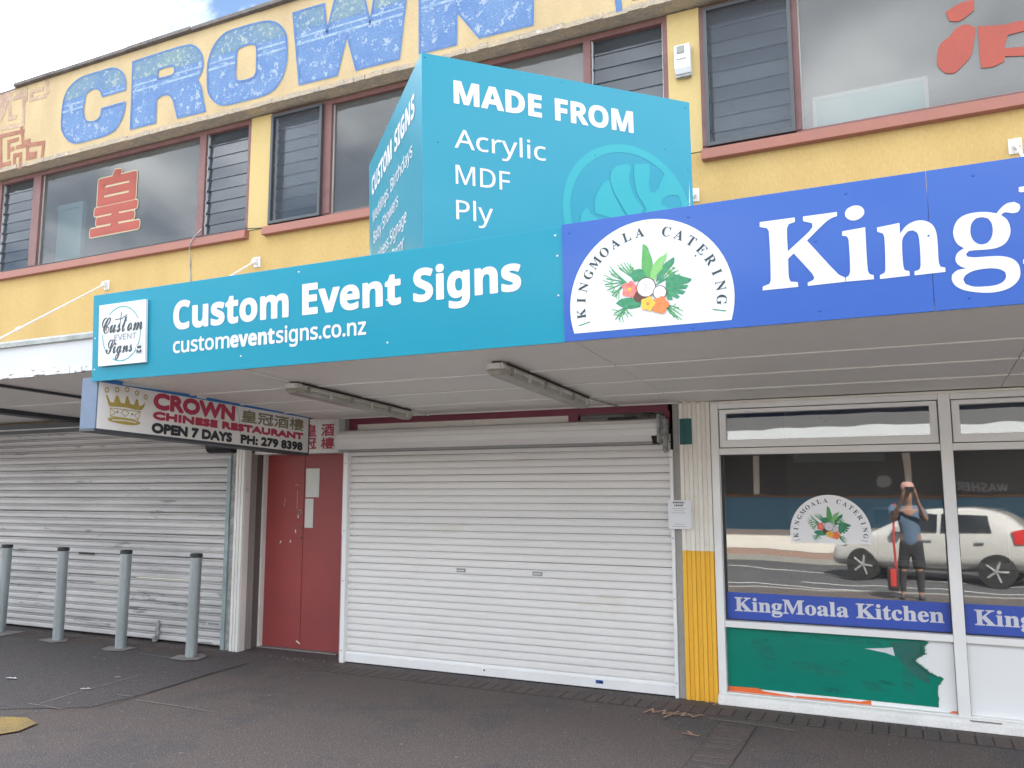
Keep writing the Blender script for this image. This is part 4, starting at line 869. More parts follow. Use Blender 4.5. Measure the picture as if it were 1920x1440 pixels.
# ================================================================== awnings
SL = 0.046
zs = lambda y, z0=2.571: z0-SL*(y-4.30)
aw = thing('awning', 'flat grey-lined awning over the footpath behind the teal and blue signs', 'awning', (-2, 5.7, 2.4))
ys = [4.34, 5.25, 5.85, 6.45, 7.035]; xs = [-5.58, -4.20, -1.72, 0.65, 3.0, 5.4]
for i in range(4):
    for j in range(5):
        a, b = xs[j]+.003, xs[j+1]-.003; c, d = ys[i], ys[i+1]; th = 0.015; dz = random.uniform(-.0015, .0015)
        MB().hexa([(a, c, zs(c)+dz), (b, c, zs(c)+dz), (b, d, zs(d)+dz), (a, d, zs(d)+dz), (a, c, zs(c)+th), (b, c, zs(c)+th), (b, d, zs(d)+th), (a, d, zs(d)+th)]).put('soffit_panel', 'soffit', aw)
for y in ys[1:4]:
    for j in range(5):
        if j == 0 and y > 6: pass
        MB().box(xs[j]+.004, xs[j+1]-.004, y-.016, y+.016, zs(y)-.009, zs(y)+.0).put('batten', 'batten', aw)
MB().box(-5.30, 5.4, 7.0, 7.035, zs(7.0)-.008, zs(7.0)).put('batten', 'batten', aw)
MB().box(-5.58, 5.4, 4.36, 4.55, 2.60, 3.14).put('front_beam', 'canopy_top', aw)
MB().box(-5.58, 5.4, 4.55, 7.035, 2.86, 2.92).put('deck', 'canopy_top', aw)
MB().box(-5.58, -5.54, 4.55, 7.035, 2.53, 2.86).put('end_board', 'white_fascia', aw)
MB().tube((-2.36, 6.52, zs(6.52)-.008), (-2.28, 7.0, zs(7.0)-.012), 0.007, n=8).put('conduit', 'machinery', aw)
MB().tube((-4.245, 4.45, zs(4.45)-.006), (-4.245, 4.95, zs(4.95)-.008), 0.006, n=8).put('conduit', 'batten', aw)
MB().tube((-4.245, 6.7, zs(6.7)-.006), (-4.245, 7.03, zs(7.03)-.008), 0.006, n=8).put('conduit', 'batten', aw)

aw2 = thing('awning', 'older awning with a peeling white edge over the grimy shutter', 'awning', (-9, 5.7, 2.5))
def zs2(y): return 2.665-0.031*(y-4.45)
xs2 = [-14, -11.6, -9.05, -7.33, -5.60]
for i, (c, d) in enumerate(((4.47, 5.83), (5.83, 7.1))):
    for a, b in zip(xs2, xs2[1:]):
        MB().hexa([(a+.004, c+.004, zs2(c)), (b-.004, c+.004, zs2(c)), (b-.004, d-.004, zs2(d)), (a+.004, d-.004, zs2(d)), (a+.004, c+.004, zs2(c)+.015), (b-.004, c+.004, zs2(c)+.015), (b-.004, d-.004, zs2(d)+.015), (a+.004, d-.004, zs2(d)+.015)]).put('soffit_panel', 'soffit', aw2)
for x, w, h in ((-7.33, .02, .025), (-9.20, .10, .05), (-11.6, .03, .03)):
    MB().hexa([(x-w, 4.47, zs2(4.47)-h), (x+w, 4.47, zs2(4.47)-h), (x+w, 7.1, zs2(7.1)-h), (x-w, 7.1, zs2(7.1)-h), (x-w, 4.47, zs2(4.47)), (x+w, 4.47, zs2(4.47)), (x+w, 7.1, zs2(7.1)), (x-w, 7.1, zs2(7.1))]).put('joist', 'hang_trim', aw2)
MB().box(-14, -5.60, 5.815, 5.845, zs2(5.83)-.008, zs2(5.83)).put('batten', 'batten', aw2)
MB().box(-14, -5.60, 4.44, 4.47, 2.70, 2.905).put('fascia_board', 'white_fascia', aw2)
mb = MB(); x = -14.0
while x < -5.62:
    x2 = min(x+random.uniform(.04, .2), -5.62); e = random.uniform(-.006, .006); mb.box(x, x2, 4.43+random.uniform(0, .006), 4.47, 2.642+e, 2.699); x = x2
mb.put('edge_strip', 'peeling', aw2)
MB().prism_x([(4.415, 2.905), (4.47, 2.905), (4.47, 2.968), (4.425, 2.955), (4.415, 2.94)], -14, -5.60).put('flashing', 'flashing', aw2)
MB().hexa([(-14, 4.47, 2.93), (-5.6, 4.47, 2.93), (-5.6, 7.04, 2.90), (-14, 7.04, 2.90), (-14, 4.47, 2.97), (-5.6, 4.47, 2.97), (-5.6, 7.04, 2.99), (-14, 7.04, 2.99)]).put('deck', 'canopy_top', aw2)

# ================================================================== tie rods holding the awnings
rod = thing('tie_rod', '', 'tie rod', (0, 0, 0), 'white tie rods from the wall to the awnings')
A = Vector((0, 7.03, 4.25+0.045)); d = Vector((0, -1, -0.708)).normalized(); Bp = A+d*2.30
MB().tube(A+d*0.03, A+d*1.35, 0.010).tube(A+d*1.62, Bp, 0.010).put('rod', 'rod_white', rod)
mb = MB(); side = Vector((0.017, 0, 0))
for s in (1, -1): mb.tube(A+d*1.36+side*s, A+d*1.61+side*s, 0.0055, n=8)
mb.tube(A+d*1.33, A+d*1.38, 0.022, 0.018); mb.tube(A+d*1.59, A+d*1.64, 0.018, 0.022); mb.put('turnbuckle', 'rod_white', rod)
mb = MB(); mb.box(-.045, .045, 7.027, 7.04, 4.21, 4.33); mb.box(-.012, .012, 6.965, 7.03, 4.235, 4.305); mb.tube((-.028, 6.985, 4.262), (.028, 6.985, 4.262), .022, n=12)
for z in (4.225, 4.315):
    mb.tube((0, 7.015, z), (0, 7.03, z), .014, n=6)
mb.put('eye_plate', 'rod_white', rod, bevel=0.004)
mb = MB(); mb.box(Bp.x-.05, Bp.x+.05, Bp.y-.05, Bp.y+.05, Bp.z-.025, Bp.z-.005); mb.box(-.012, .012, Bp.y-.03, Bp.y+.04, Bp.z-.01, Bp.z+.03); mb.put('foot_plate', 'rod_white', rod)
for i, (x, lb) in enumerate(((-8.972, 'white tie rod with a turnbuckle above the older awning'), (-6.525, 'white tie rod rising above the start of the teal sign, beside the hanging cable'),
        (-1.56, 'white tie rod mostly hidden behind the V-shaped teal sign'), (0.869, 'white tie rod showing its wall plate over the blue sign'))):
    if i == 0: r = rod
    else:
        r = rod.copy(); col.objects.link(r)
        for ch in list(rod.children): c = ch.copy(); col.objects.link(c); c.parent = r
    r.location = (x, 0, 0); r['label'] = lb
def tube_path(pts, r, name, mt, parent=None, n=8, **k):
    mb = MB()
    for a, b in zip(pts, pts[1:]): mb.tube(a, b, r, n=n)
    return mb.put(name, mt, parent, **k)
tag(tube_path([(-7.40, 7.03, 4.78), (-7.455, 6.96, 4.66), (-7.50, 6.955, 4.58), (-7.545, 7.0, 4.50), (-7.56, 7.03, 4.42), (-7.552, 7.03, 4.30), (-7.54, 7.03, 4.15), (-7.55, 7.03, 3.4)], 0.006, 'cable', 'machinery'),
    'thin dark cable hanging down the yellow wall under the left window', 'cable')
tube_path([(-11.0, 6.985, 4.672), (-9.4, 6.982, 4.668), (-8.2, 6.980, 4.672), (-7.45, 6.975, 4.676), (-6.72, 6.985, 4.672), (-6.45, 7.03, 4.66)], 0.006, 'cable_run', 'seal', bld)
al = thing('alarm_box', 'small white alarm siren box on the pillar between the upstairs windows', 'alarm box', (-1.61, 7.0, 5.5))
MB().prism_x([(7.04, 5.385), (6.985, 5.395), (6.955, 5.44), (6.95, 5.64), (6.965, 5.66), (7.04, 5.66)], -1.685, -1.545).put('case', 'board_white', al, bevel=0.005)
MB().box(-1.66, -1.59, 6.944, 6.951, 5.57, 5.64).put('lens', 'lens_grey', al, bevel=0.003)
MB().box(-1.665, -1.575, 6.9455, 6.951, 5.515, 5.523).put('label_strip', 'print_grey', al)
MB().box(-1.685, -1.55, 6.99, 7.03, 5.37, 5.386).put('base_plate', 'machinery', al)

# ================================================================== fluorescent battens under the awning
fl = thing('fluorescent_light', '', 'light fitting', (0, 0, 0), 'weatherproof tube lights under the awning')
L = 1.66
def rounded(w0, z0, w1, z1, y0, y1, mb):     # trough with tapered ends
    r = [(-w0, z0), (-w1, z1), (w1, z1), (w0, z0)]
    for (ya, yb) in ((y0, y1),):
        P = []
        for y, k in ((ya, .55), (ya+.05, 1), (yb-.05, 1), (yb, .55)):
            P.append([(x*(k if abs(z) > abs(z0) else 1), y, z) for x, z in r])
        vs = [v for q in P for v in q]; fs = []
        for j in range(3):
            for i in range(4): fs.append((j*4+i, j*4+(i+1) % 4, (j+1)*4+(i+1) % 4, (j+1)*4+i))
        fs += [(3, 2, 1, 0), (12, 13, 14, 15)]
        mb.add(vs, fs)
    return mb
rounded(.068, -.055, .055, -.012, 0, L, MB()).put('housing', 'tube_body', fl, bevel=0.006)
rounded(.072, -.056, .050, -.094, 0, L, MB()).put('diffuser', 'diffuser', fl, bevel=0.01)
for k in range(6):
    y = .12+k*(L-.24)/5
    mb = MB(); mb.box(.066, .080, y-.012, y+.012, -.085, -.030); mb.put('clip', 'tube_body' if k % 2 else 'machinery', fl)
MB().box(-.03, .03, 0.02, L-.02, -.012, 0.0).put('mounting_spine', 'fitting_black', fl)
MB().box(.067, .071, .05, L-.05, -.022, -.006).put('side_strip', 'fitting_black', fl)  # thin near-black strip along the upper side of the housing
MB().box(-.05, .04, -.012, .0, -.05, -.018).put('end_cap', 'rod_white', fl)
for i, (x, y, lb) in enumerate(((-2.41, 4.82, 'grimy tube light nearer the blue sign, fixed under the awning'), (-4.25, 5.0, 'grimy tube light under the awning closer to the hanging sign with the gold crown'))):
    if i == 0: r = fl
    else:
        r = fl.copy(); col.objects.link(r)
        for ch in list(fl.children): c = ch.copy(); col.objects.link(c); c.parent = r
    r.location = (x, y, zs(y)-.002); r.rotation_euler = (-math.atan(SL), 0, 0); r['label'] = lb

# ================================================================== teal fascia sign
tl = 0.045
def FS(w=0.0):
    f = Frame((0, 4.30, 2.53), (1, 0, 0), (0, -tl, 1)); f.O = f.O+f.N*w; return f
F0 = FS()
def board(name, mt, parent, fr, u0, u1, v0, v1, th, w=0.0, **k):
    P = [fr.p(u, v, ww) for ww in (w, w-th) for u, v in ((u0, v0), (u1, v0), (u1, v1), (u0, v1))]
    return MB().add(P, [(0, 1, 2, 3), (7, 6, 5, 4), (0, 4, 5, 1), (1, 5, 6, 2), (2, 6, 7, 3), (3, 7, 4, 0)]).put(name, mt, parent, **k)
def screws(parent, fr, pts, mt, w=0.0, r=0.007):
    mb = MB()
    for u, v in pts: mb.tube(fr.p(u, v, w), fr.p(u, v, w+.004), r, r*.6, n=8)
    mb.put('screw', mt, parent)
sg = thing('fascia_sign', 'long teal shop sign with bold white lettering and a square white plaque', 'sign', (-3.6, 4.3, 2.53))
board('sign_board', 'teal', sg, F0, -5.588, -1.700, 0.004, 0.664, 0.02, bevel=0.002)
board('sign_lip', 'teal', sg, F0, -5.588, -1.704, 0.0, 0.030, 0.020, w=0.003)
write('lettering', SB('Custom Event Signs'), 'print_white', sg, F0, -4.735, -1.975, 0.330, 0.197, ref=SB('E'), bold=0.006)
write('web_address', SN('custom'), 'print_white', sg, F0, -4.736, -4.205, 0.158, 0.104, ref=SN('E'), bold=0.0035)
write('web_address', SB('event'), 'print_white', sg, F0, -4.193, -3.805, 0.158, 0.104, ref=SB('E'), bold=0.004)
write('web_address', SN('signs.co.nz'), 'print_white', sg, F0, -3.785, -3.062, 0.158, 0.104, ref=SN('E'), bold=0.0035)
screws(sg, F0, [(-5.56, .33), (-5.56, .09), (-1.74, .50), (-1.74, .27), (-1.75, .62), (-3.72, .36), (-2.90, .36), (-2.9, .09), (-4.1, .09), (-3.6, .62)], 'print_white')
lg = board('logo_plaque', 'board_white', sg, F0, -5.490, -4.994, 0.106, 0.573, 0.022, w=0.026, bevel=0.002)
FL = FS(0.026)
cx, cy = -5.244, 0.338
for a0, a1 in ((30, 75+55), (-28, 3), (-65-50, -48+10), (178, 222)):
    line_sheet('logo_ring', [disc_poly(cx, cy, .200, .204, 18, a0, a1)], 0.0038, 'print_teal', lg, FL, 0.0015)
write('logo_script', SC('Custom'), 'print_dark', lg, FL, -5.452, -5.022, 0.352, 0.120, ref=SC('C'), bold=0.0008)
write('logo_script', SC('Signs'), 'print_dark', lg, FL, -5.405, -5.125, 0.195, 0.105, ref=SC('S'), bold=0.0008)
line_sheet('logo_stroke', [[(-5.265, .372), (-5.245, .50)], [(-5.31, .448), (-5.24, .452), (-5.185, .475)]], 0.0032, 'print_dark', lg, FL, 0.002)
write('logo_word', SN('EVENT'), 'print_grey', lg, FL, -5.315, -5.085, 0.292, 0.042, ref=SN('E'), bold=0.0006)
write('logo_word', SB('W'), 'print_dark', lg, FL, -5.078, -5.03, 0.212, 0.022, ref=SB('E'), bold=0.001)
write('logo_word', SB('M'), 'print_dark', lg, FL, -5.078, -5.03, 0.180, 0.022, ref=SB('E'), bold=0.001)
line_sheet('logo_box', [[(-5.09, .172), (-5.016, .172), (-5.016, .245), (-5.09, .245), (-5.09, .172)]], 0.0012, 'print_grey', lg, FL, 0.0015)

# ================================================================== blue kitchen sign
bs = thing('fascia_sign', 'long royal blue shop sign with a semicircular tropical logo and big white serif letters', 'sign', (0, 4.3, 2.53))
FB = FS(0.010)
board('sign_board', 'sign_blue', bs, FB, -1.706, 0.155, 0.0, 0.674, 0.02, bevel=0.0015)
board('sign_board', 'sign_blue', bs, FB, 0.157, 5.4, 0.0, 0.674, 0.02, bevel=0.0015, label='right run of the blue sign board')
for polys in DATA['King']:
    V, F = fill2d([smooth_poly(P, 4, 40) for P in polys])
    MB().add([FB.p(x, y, 0.0025) for x, y, z in V], F).put('letter', 'print_white', bs)
for P in DATA['Mserif']: sheet('letter', [P], 'print_white', bs, FB, 0.0025)
write('lettering', RB('oala Catering'), 'print_white', bs, FB, 1.15, 4.9, 0.12, 0.42, ref=RB('K'))
screws(bs, FB, [(-1.66, .62), (-1.665, .08), (-0.98, .615), (-0.98, .02), (-.2, .62), (.15, .36), (-.35, .40), (-.35, .05), (.30, .05), (.35, .62), (-.95, .40)], 'sign_blue')
def leaf_logo(parent, fr, cx, cz, r, bottom, w, white='board_white'):
    n = 40; a0 = math.degrees(math.asin((bottom-cz)/r))
    disc = disc_poly(cx, cz, r, r, n, a0, 180-a0)
    lg = sheet('logo_disc', [disc], white, parent, fr, w)
    D = DATA['leaf']; q = [0]
    def poly(P, mt, k, sm=2):
        P = [(cx+x*r, cz+y*r) for x, y in P]
        sheet('logo_leaf', [P], mt, lg, fr, w+k, smooth=sm)
    e = 0.0004+0.0
    line_sheet('logo_fronds', [[(cx+x*r, cz+y*r) for x, y in b] for b in D['blades']], r*0.008, 'leaf_dark', lg, fr, w+0.0008)
    line_sheet('logo_fronds', [[(cx+(b[0][0]*.4+b[1][0]*.6)*r, cz+(b[0][1]*.4+b[1][1]*.6)*r), (cx+(b[1][0]+dx)*r, cz+(b[1][1]+dy)*r)] for b in D['blades'] for dx, dy in ((.05, -.04), (-.03, .05))], r*0.005, 'leaf_mid', lg, fr, w+0.0015)
    for P in D['g3']: poly(P, 'leaf_dark', 0.0024)
    for P in D['g1']: poly(P, 'leaf_mid', 0.0028)
    for P in D['g2']: poly(P, 'leaf_light', 0.0032)
    def disc2(c, mt, k, f=1.0, wav=0.0, nm='logo_flower'):
        x, y, rr = c
        P = [(cx+(x+rr*f*(1+wav*math.cos(5*t))*math.cos(t))*r, cz+(y+rr*f*(1+wav*math.cos(5*t))*math.sin(t))*r) for t in [i*math.pi/15 for i in range(30)]]
        sheet(nm, [P], mt, lg, fr, w+k)
    disc2(D['brown'], 'husk', .0036, nm='logo_coconut'); disc2(D['pink'], 'petal_pink', .0040, 1.05, .12); disc2((D['pink'][0], D['pink'][1], D['pink'][2]*.25), 'petal_yellow', .0044)
    disc2(D['coco1'], 'husk', .0044, 1.08, nm='logo_coconut'); disc2(D['coco1'], 'board_white', .0048, .98, nm='logo_coconut'); disc2((D['coco1'][0]-.02, D['coco1'][1], D['coco1'][2]), 'coco', .0052, .55, nm='logo_coconut')
    disc2(D['coco2'], 'husk', .0056, 1.08, nm='logo_coconut'); disc2(D['coco2'], 'board_white', .0060, .96, nm='logo_coconut'); disc2(D['coco2'], 'coco', .0064, .5, nm='logo_coconut')
    disc2(D['orange'], 'petal_orange', .0068, 1.0, .1); disc2(D['yellow'], 'petal_yellow', .0072, 1.0, .14); disc2((D['yellow'][0], D['yellow'][1], D['yellow'][2]*.25), 'petal_orange', .0076)
    s = 'KINGMOALA CATERING'; mb = MB(); st = (184-(-3.8))/17
    for i, ch in enumerate(s):
        if ch == ' ': continue
        V, F = text2d(RB(ch)); Vk, _ = text2d(RB('K')); k = 0.082*r/.4525*.4525/0.4525/max(v[1] for v in Vk)*.62
        mx = (min(v[0] for v in V)+max(v[0] for v in V))/2
        a = R(184-i*st); c, sn = math.cos(a-math.pi/2), math.sin(a-math.pi/2); rr = 0.80*r
        mb.add([fr.p(cx+rr*math.cos(a)+((v[0]-mx)*k)*c-(v[1]*k)*sn, cz+rr*math.sin(a)+((v[0]-mx)*k)*sn+(v[1]*k)*c, w+.0015) for v in V], F)
    mb.put('logo_lettering', 'print_dark', lg)
    line_sheet('logo_bar', [[(cx+rr*math.cos(R(a))*r, cz+rr*math.sin(R(a))*r) for rr in (.77, .91)] for a in (193, -12)], r*.006, 'leaf_dark', lg, fr, w+.0015)
leaf_logo(bs, FB, -1.2115, 0.178, 0.4545, 0.042, 0.002)

# ================================================================== V-shaped teal sign on the awning
vs = thing('v_shaped_sign', 'tall V-shaped teal sign listing acrylic, MDF and ply, standing on the awning', 'sign', (-2.628, 4.9, 3.1))
ap = Vector((-2.628, 4.214, 0)); hr = Vector((-1.26+2.628, 5.625-4.214, 0)).normalized(); L1 = Vector((-3.996, 5.596, 0)); hl = (ap-L1).normalized()
FR = Frame(ap, hr, (0, 0, 1)); FLf = Frame(L1, hl, (0, 0, 1))
for f_ in (FR, FLf): f_.V = Vector((0, -.044, 1)); f_.O = f_.O+Vector((0, .044*4.446, 0))
rb = board('sign_face', 'teal', vs, FR, 0, 1.962, 3.186, 4.446, 0.012, bevel=0.0015, label='face towards the blue sign, listing materials')
lb_ = board('sign_face', 'teal', vs, FLf, 0, 1.944, 3.186, 4.446, 0.012, bevel=0.0015, label='face turned down the street, seen edge-on')
mb = MB()
for P in ((-1.30, 5.63), (-3.95, 5.60), (-2.63, 4.38)): mb.box(P[0]-.02, P[0]+.02, P[1]-.0, P[1]+.04, 2.92, 4.40)
for z in (3.3, 4.2): mb.tube((-3.9, 5.62, z), (-1.34, 5.65, z), .015, n=8)
mb.put('support_frame', 'galv', vs)
write('lettering', SB('MADE'), 'print_white', rb, FR, 0.212, 0.812, 4.152, 0.144, ref=SB('E'), bold=0.0045)
write('lettering', SB('FROM'), 'print_white', rb, FR, 0.915, 1.497, 4.152, 0.144, ref=SB('E'), bold=0.0045)
write('lettering', SN('Acrylic'), 'print_white', rb, FR, 0.210, 0.836, 3.858, 0.122, ref=SN('E'), bold=0.001)
write('lettering', SN('MDF'), 'print_white', rb, FR, 0.214, 0.580, 3.624, 0.122, ref=SN('E'), bold=0.001)
write('lettering', SN('Ply'), 'print_white', rb, FR, 0.214, 0.458, 3.396, 0.122, ref=SN('P'), bold=0.001)
cx, cz = 1.444, 3.560
sheet('leaf_emblem', [disc_poly(cx, cz, .497, n=60), disc_poly(cx, cz, .440, n=60)], 'teal_light', rb, FR, 0.0018)
for P in LOBES: sheet('leaf_emblem', [P], 'teal_light', rb, FR, 0.0026, smooth=3)
screws(rb, FR, [(.021, 4.42), (.967, 4.42), (.10, 3.88), (1.749, 4.07), (1.93, 4.40), (1.93, 3.95), (1.2, 3.95), (1.93, 3.7)], 'teal')
write('lettering', SB('CUSTOM'), 'print_white', lb_, FLf, 0.145, 0.985, 4.128, 0.146, ref=SB('E'), bold=0.004)
write('lettering', SB('SIGNS'), 'print_white', lb_, FLf, 1.095, 1.745, 4.128, 0.146, ref=SB('E'), bold=0.004)
for s, u0, u1, v in (('Weddings,', .17, .86, 3.885), ('Birthdays', .94, 1.67, 3.885), ('Baby Showers', .22, 1.20, 3.705), ('Business Signage', .22, 1.47, 3.505), ('Home Decor', .50, 1.385, 3.345)):
    write('lettering', SN(s), 'print_white', lb_, FLf, u0, u1, v, .095, ref=SN('E'), bold=0.001)

# ================================================================== hanging restaurant sign
SGL = 0.036
hs = thing('hanging_sign', 'white box sign with a gold crown and red restaurant lettering, hung under the awning', 'sign', (-5.74, 5.7, 2.2))
HO = Vector((-5.56, 4.342, 2.537)); HF = Frame(HO, (0, 1, -SGL), (0, 0, 1)); HF.U = HF.U*0.982; HF.V = Vector((0, 0, 0.982)); HF.N = Vector((1, 0, 0))
def hbox(name, mt, u0, u1, v0, v1, w0, w1, parent=None, **k):
    P = [HF.p(u, v, w) for w in (w0, w1) for u, v in ((u0, v0), (u1, v0), (u1, v1), (u0, v1))]
    return MB().add(P, [(3, 2, 1, 0), (4, 5, 6, 7), (0, 1, 5, 4), (1, 2, 6, 5), (2, 3, 7, 6), (3, 0, 4, 7)]).put(name, mt, parent or hs, **k)
hbox('face_panel', 'hang_face', 0.0, 2.53, -.368, -.004, -.16, 0.0)
hbox('top_trim', 'hang_blue', -.012, 2.545, -.004, .030, -.165, .004, bevel=.002)
hbox('bottom_trim', 'hang_trim', -.02, 2.545, -.392, -.368, -.165, .004, bevel=.002)
hbox('end_panel', 'hang_end', -.014, 0.0, -.392, .030, -.17, .002, bevel=.003)
hbox('end_panel', 'hang_trim', 2.53, 2.545, -.368, -.004, -.165, .004)
hbox('flaked_paint', 'rod_white', .99, 1.10, .004, .026, .004, .0065)
hbox('flaked_paint', 'soffit', 1.28, 2.5, .020, .030, .004, .0062)
for u in (0.5, 2.0): hbox('hanger', 'machinery', u, u+.03, .030, .06, -.09, -.06)
H = DATA['hang']
em = sheet('crown_emblem', [H['crown']], 'gold', hs, HF, 0.002, smooth=3)
for u, v in H['balls']: sheet('crown_bead', [disc_poly(u, v+.012, .020, .022, 16), disc_poly(u, v+.012, .011, .013, 16)], 'gold', em, HF, 0.0025)
sheet('crown_base', [H['base']], 'gold', em, HF, 0.002, smooth=3)
line_sheet('crown_band', [H['band']+[H['band'][0]], H['diamond']+[H['diamond'][0]], [(.118, -.20), (.165, -.228), (.122, -.258)], [(.392, -.196), (.345, -.226), (.380, -.256)]], .003, 'gold', em, HF, 0.002)
for u, v in H['dots']: sheet('crown_dot', [disc_poly(u, v, .010, n=10)], 'print_olive', em, HF, 0.002)
line_sheet('base_stripe', [[(.14, -.288), (.25, -.280), (.36, -.286)]], .004, 'hang_face', em, HF, 0.0045)
write('lettering', 'CROWN', 'print_red', hs, HF, 0.537, 1.453, -.141, .118, ref='E', bold=0.0125)
write('lettering', 'CHINESE RESTAURANT', 'print_red', hs, HF, 0.536, 2.440, -.231, .054, ref='E', bold=0.0085)
write('lettering', 'OPEN 7 DAYS', 'print_black', hs, HF, 0.529, 1.431, -.345, .072, ref='E', bold=0.0085)
write('lettering', 'PH: 279 8398', 'print_black', hs, HF, 1.557, 2.434, -.345, .072, ref='E', bold=0.0075)
write('lettering', '\u7687\u51a0\u9152\u6a13', 'print_olive', hs, HF, 1.550, 2.445, -.136, .105, ref='\u7687', bold=0.004)
line_sheet('crack', [[(1.47, -.005), (1.52, -.10), (1.53, -.20), (1.555, -.30), (1.60, -.365)]], .0016, 'hang_trim', hs, HF, .002)

# ================================================================== notices
n_ = thing('notice', 'white printed notice taped over the edge of the white shutter', 'notice', (-1.745, 6.97, 1.5))
box('paper_sheet', 'notice_paper', n_, -1.845, -1.648, 6.962, 6.965, 1.378, 1.617)
FN = XZ(6.962)
write('lettering', SB('ANNUAL'), 'print_dark', n_, FN, -1.805, -1.705, 1.592, .013, ref=SB('E'), bold=0.0006)
write('lettering', SB('LEAVE'), 'print_dark', n_, FN, -1.792, -1.718, 1.568, .013, ref=SB('E'), bold=0.0006)
line_sheet('small_print', [[(-1.81, 1.548), (-1.70, 1.548)], [(-1.79, 1.53), (-1.71, 1.53)], [(-1.81, 1.512), (-1.70, 1.512)], [(-1.79, 1.418), (-1.71, 1.418)], [(-1.815, 1.40), (-1.69, 1.40)]], .0016, 'print_grey', n_, FN, .001)
tag(box('paper_notice', 'paper', None, -6.005, -5.822, 7.356, 7.359, 1.63, 1.945), 'wide blank grey sheet stuck high on the red door', 'paper sheet')
tag(box('paper_notice', 'paper', None, -6.007, -5.895, 7.3565, 7.3595, 1.30, 1.615), 'narrow blank grey strip stuck under the wide sheet on the red door', 'paper sheet')

# ================================================================== kitchen shopfront
sf = thing('shopfront', 'white framed takeaway shopfront with blue lettered bands and torn green vinyl', 'shopfront', (0.3, 7.05, 0))
def am(a, b, z0, z1, y0=6.995, y1=7.12, name='frame_member', mt='alu_white'): return MB().box(a, b, y0, y1, z0, z1).put(name, mt, sf, bevel=0.003)
am(-1.474, -1.413, .082, 2.42); am(.232, .312, .082, 2.42, name='mullion'); am(1.98, 2.06, .082, 2.42)
am(-1.412, .231, 2.375, 2.42, 7.0); am(.313, 1.979, 2.375, 2.42, 7.0)
am(-1.412, .231, 1.992, 2.045, 7.0, name='transom'); am(.313, 1.979, 1.992, 2.045, 7.0, name='transom')
am(-1.412, .231, .600, .650, 7.0, name='rail'); am(.313, 1.979, .600, .650, 7.0, name='rail')
am(-1.412, .231, .082, .092, 7.0, name='rail'); am(.313, 1.979, .082, .092, 7.0, name='rail')
MB().prism_x([(6.955, 0), (7.12, 0), (7.12, .0815), (7.0, .0815), (6.975, .072), (6.962, .05)], -1.476, 2.06).put('plinth', 'plinth_white', sf, bevel=.003)
box('stain', 'stain', sf, .30, .50, 6.956, 6.9745, .0705, .0725)
for a, b in ((-1.412, .231), (.313, 1.979)):
    # top-hung sash: four members, a gasket and its pane
    sa = put('window', MB().box(a+.008, b-.008, 7.012, 7.06, 2.335, 2.368).mesh('window'), 'alu_white', sf, bevel=.003)
    MB().box(a+.008, b-.008, 7.012, 7.06, 2.052, 2.115).put('sash_rail', 'alu_white', sa, bevel=.003)
    MB().box(a+.008, a+.060, 7.013, 7.06, 2.115, 2.335).put('sash_stile', 'alu_white', sa, bevel=.003)
    MB().box(b-.060, b-.008, 7.013, 7.06, 2.115, 2.335).put('sash_stile', 'alu_white', sa, bevel=.003)
    MB().box(a+.0, b-.0, 7.035, 7.05, 2.045, 2.052).put('gasket', 'seal', sa)
    MB().box(a+.060, b-.060, 7.045, 7.051, 2.115, 2.335).put('pane', 'shop_pane', sa)
    pn = put('window', MB().box(a, b, 7.097, 7.103, .651, 1.991).mesh('window'), 'shop_pane', sf)
    mb = MB(); mb.box(a, a+.006, 7.06, 7.097, .651, 1.991); mb.box(b-.006, b, 7.06, 7.097, .651, 1.991); mb.box(a+.006, b-.006, 7.06, 7.097, 1.985, 1.991); mb.box(a+.006, b-.006, 7.06, 7.097, .651, .656)
    mb.put('gasket', 'seal', pn)
    fr = XZ(7.0965)
    band = box('vinyl_band', 'vinyl_blue', pn, a+.006, b-.006, 7.0955, 7.0965, .656, .868)
    ORG[band.name] = Vector((0, 0, 0))
    write('band_lettering', RB('KingMoala Kitchen'), 'print_white', bs if False else sf, XZ(7.0955), a+.070, a+.070+1.522, .722, .106, ref=RB('K'), bold=.0022, w=.0015)
    box('kick_panel', 'panel_white', sf, a, b, 7.052, 7.07, .0925, .5995)
    mb = MB(); mb.box(a, a+.004, 7.03, 7.052, .0925, .5995); mb.box(b-.004, b, 7.03, 7.052, .0925, .5995); mb.put('gasket', 'machinery', sf)
leaf_logo(sf, XZ(7.0965), -0.582, 1.360, 0.302, 1.283, 0.001, 'decal_white')
FK = XZ(7.052)
gv = sheet('torn_vinyl', [smooth_poly(DATA['green'], 1)], 'vinyl_green', sf, FK, 0.0015)
sheet('torn_fold', [DATA['fold']], 'vinyl_dark', gv, FK, 0.003)
jag = []; rj = random.Random(5)
E_ = DATA['green'][1:12]
for (x0, y0), (x1, y1) in zip(E_, E_[1:]):
    for k in range(5): jag.append((x0+(x1-x0)*k/5+rj.uniform(-.006, .006), y0+(y1-y0)*k/5+rj.uniform(-.006, .006)))
line_sheet('torn_edge', [jag], 0.0035, 'leaf_dark', gv, FK, 0.0035)
line_sheet('glue_residue', [[(x+.012, y+.004) for x, y in jag[4:30]]], 0.003, 'paper', gv, FK, 0.001)
mb = MB()
for (x0, y0), (x1, y1) in zip(jag[6:34], jag[7:35]):      # curled lip of the torn film
    mb.add([(x0, 7.0495, y0), (x1, 7.0495, y1), (x1-.008, 7.036, y1+.003), (x0-.008, 7.036, y0+.003)], [(0, 1, 2, 3)])
    mb.add([(x1-.008, 7.036, y1+.003), (x0-.008, 7.036, y0+.003), (x0-.018, 7.038, y0+.002), (x1-.018, 7.038, y1+.002)], [(0, 1, 2, 3)])
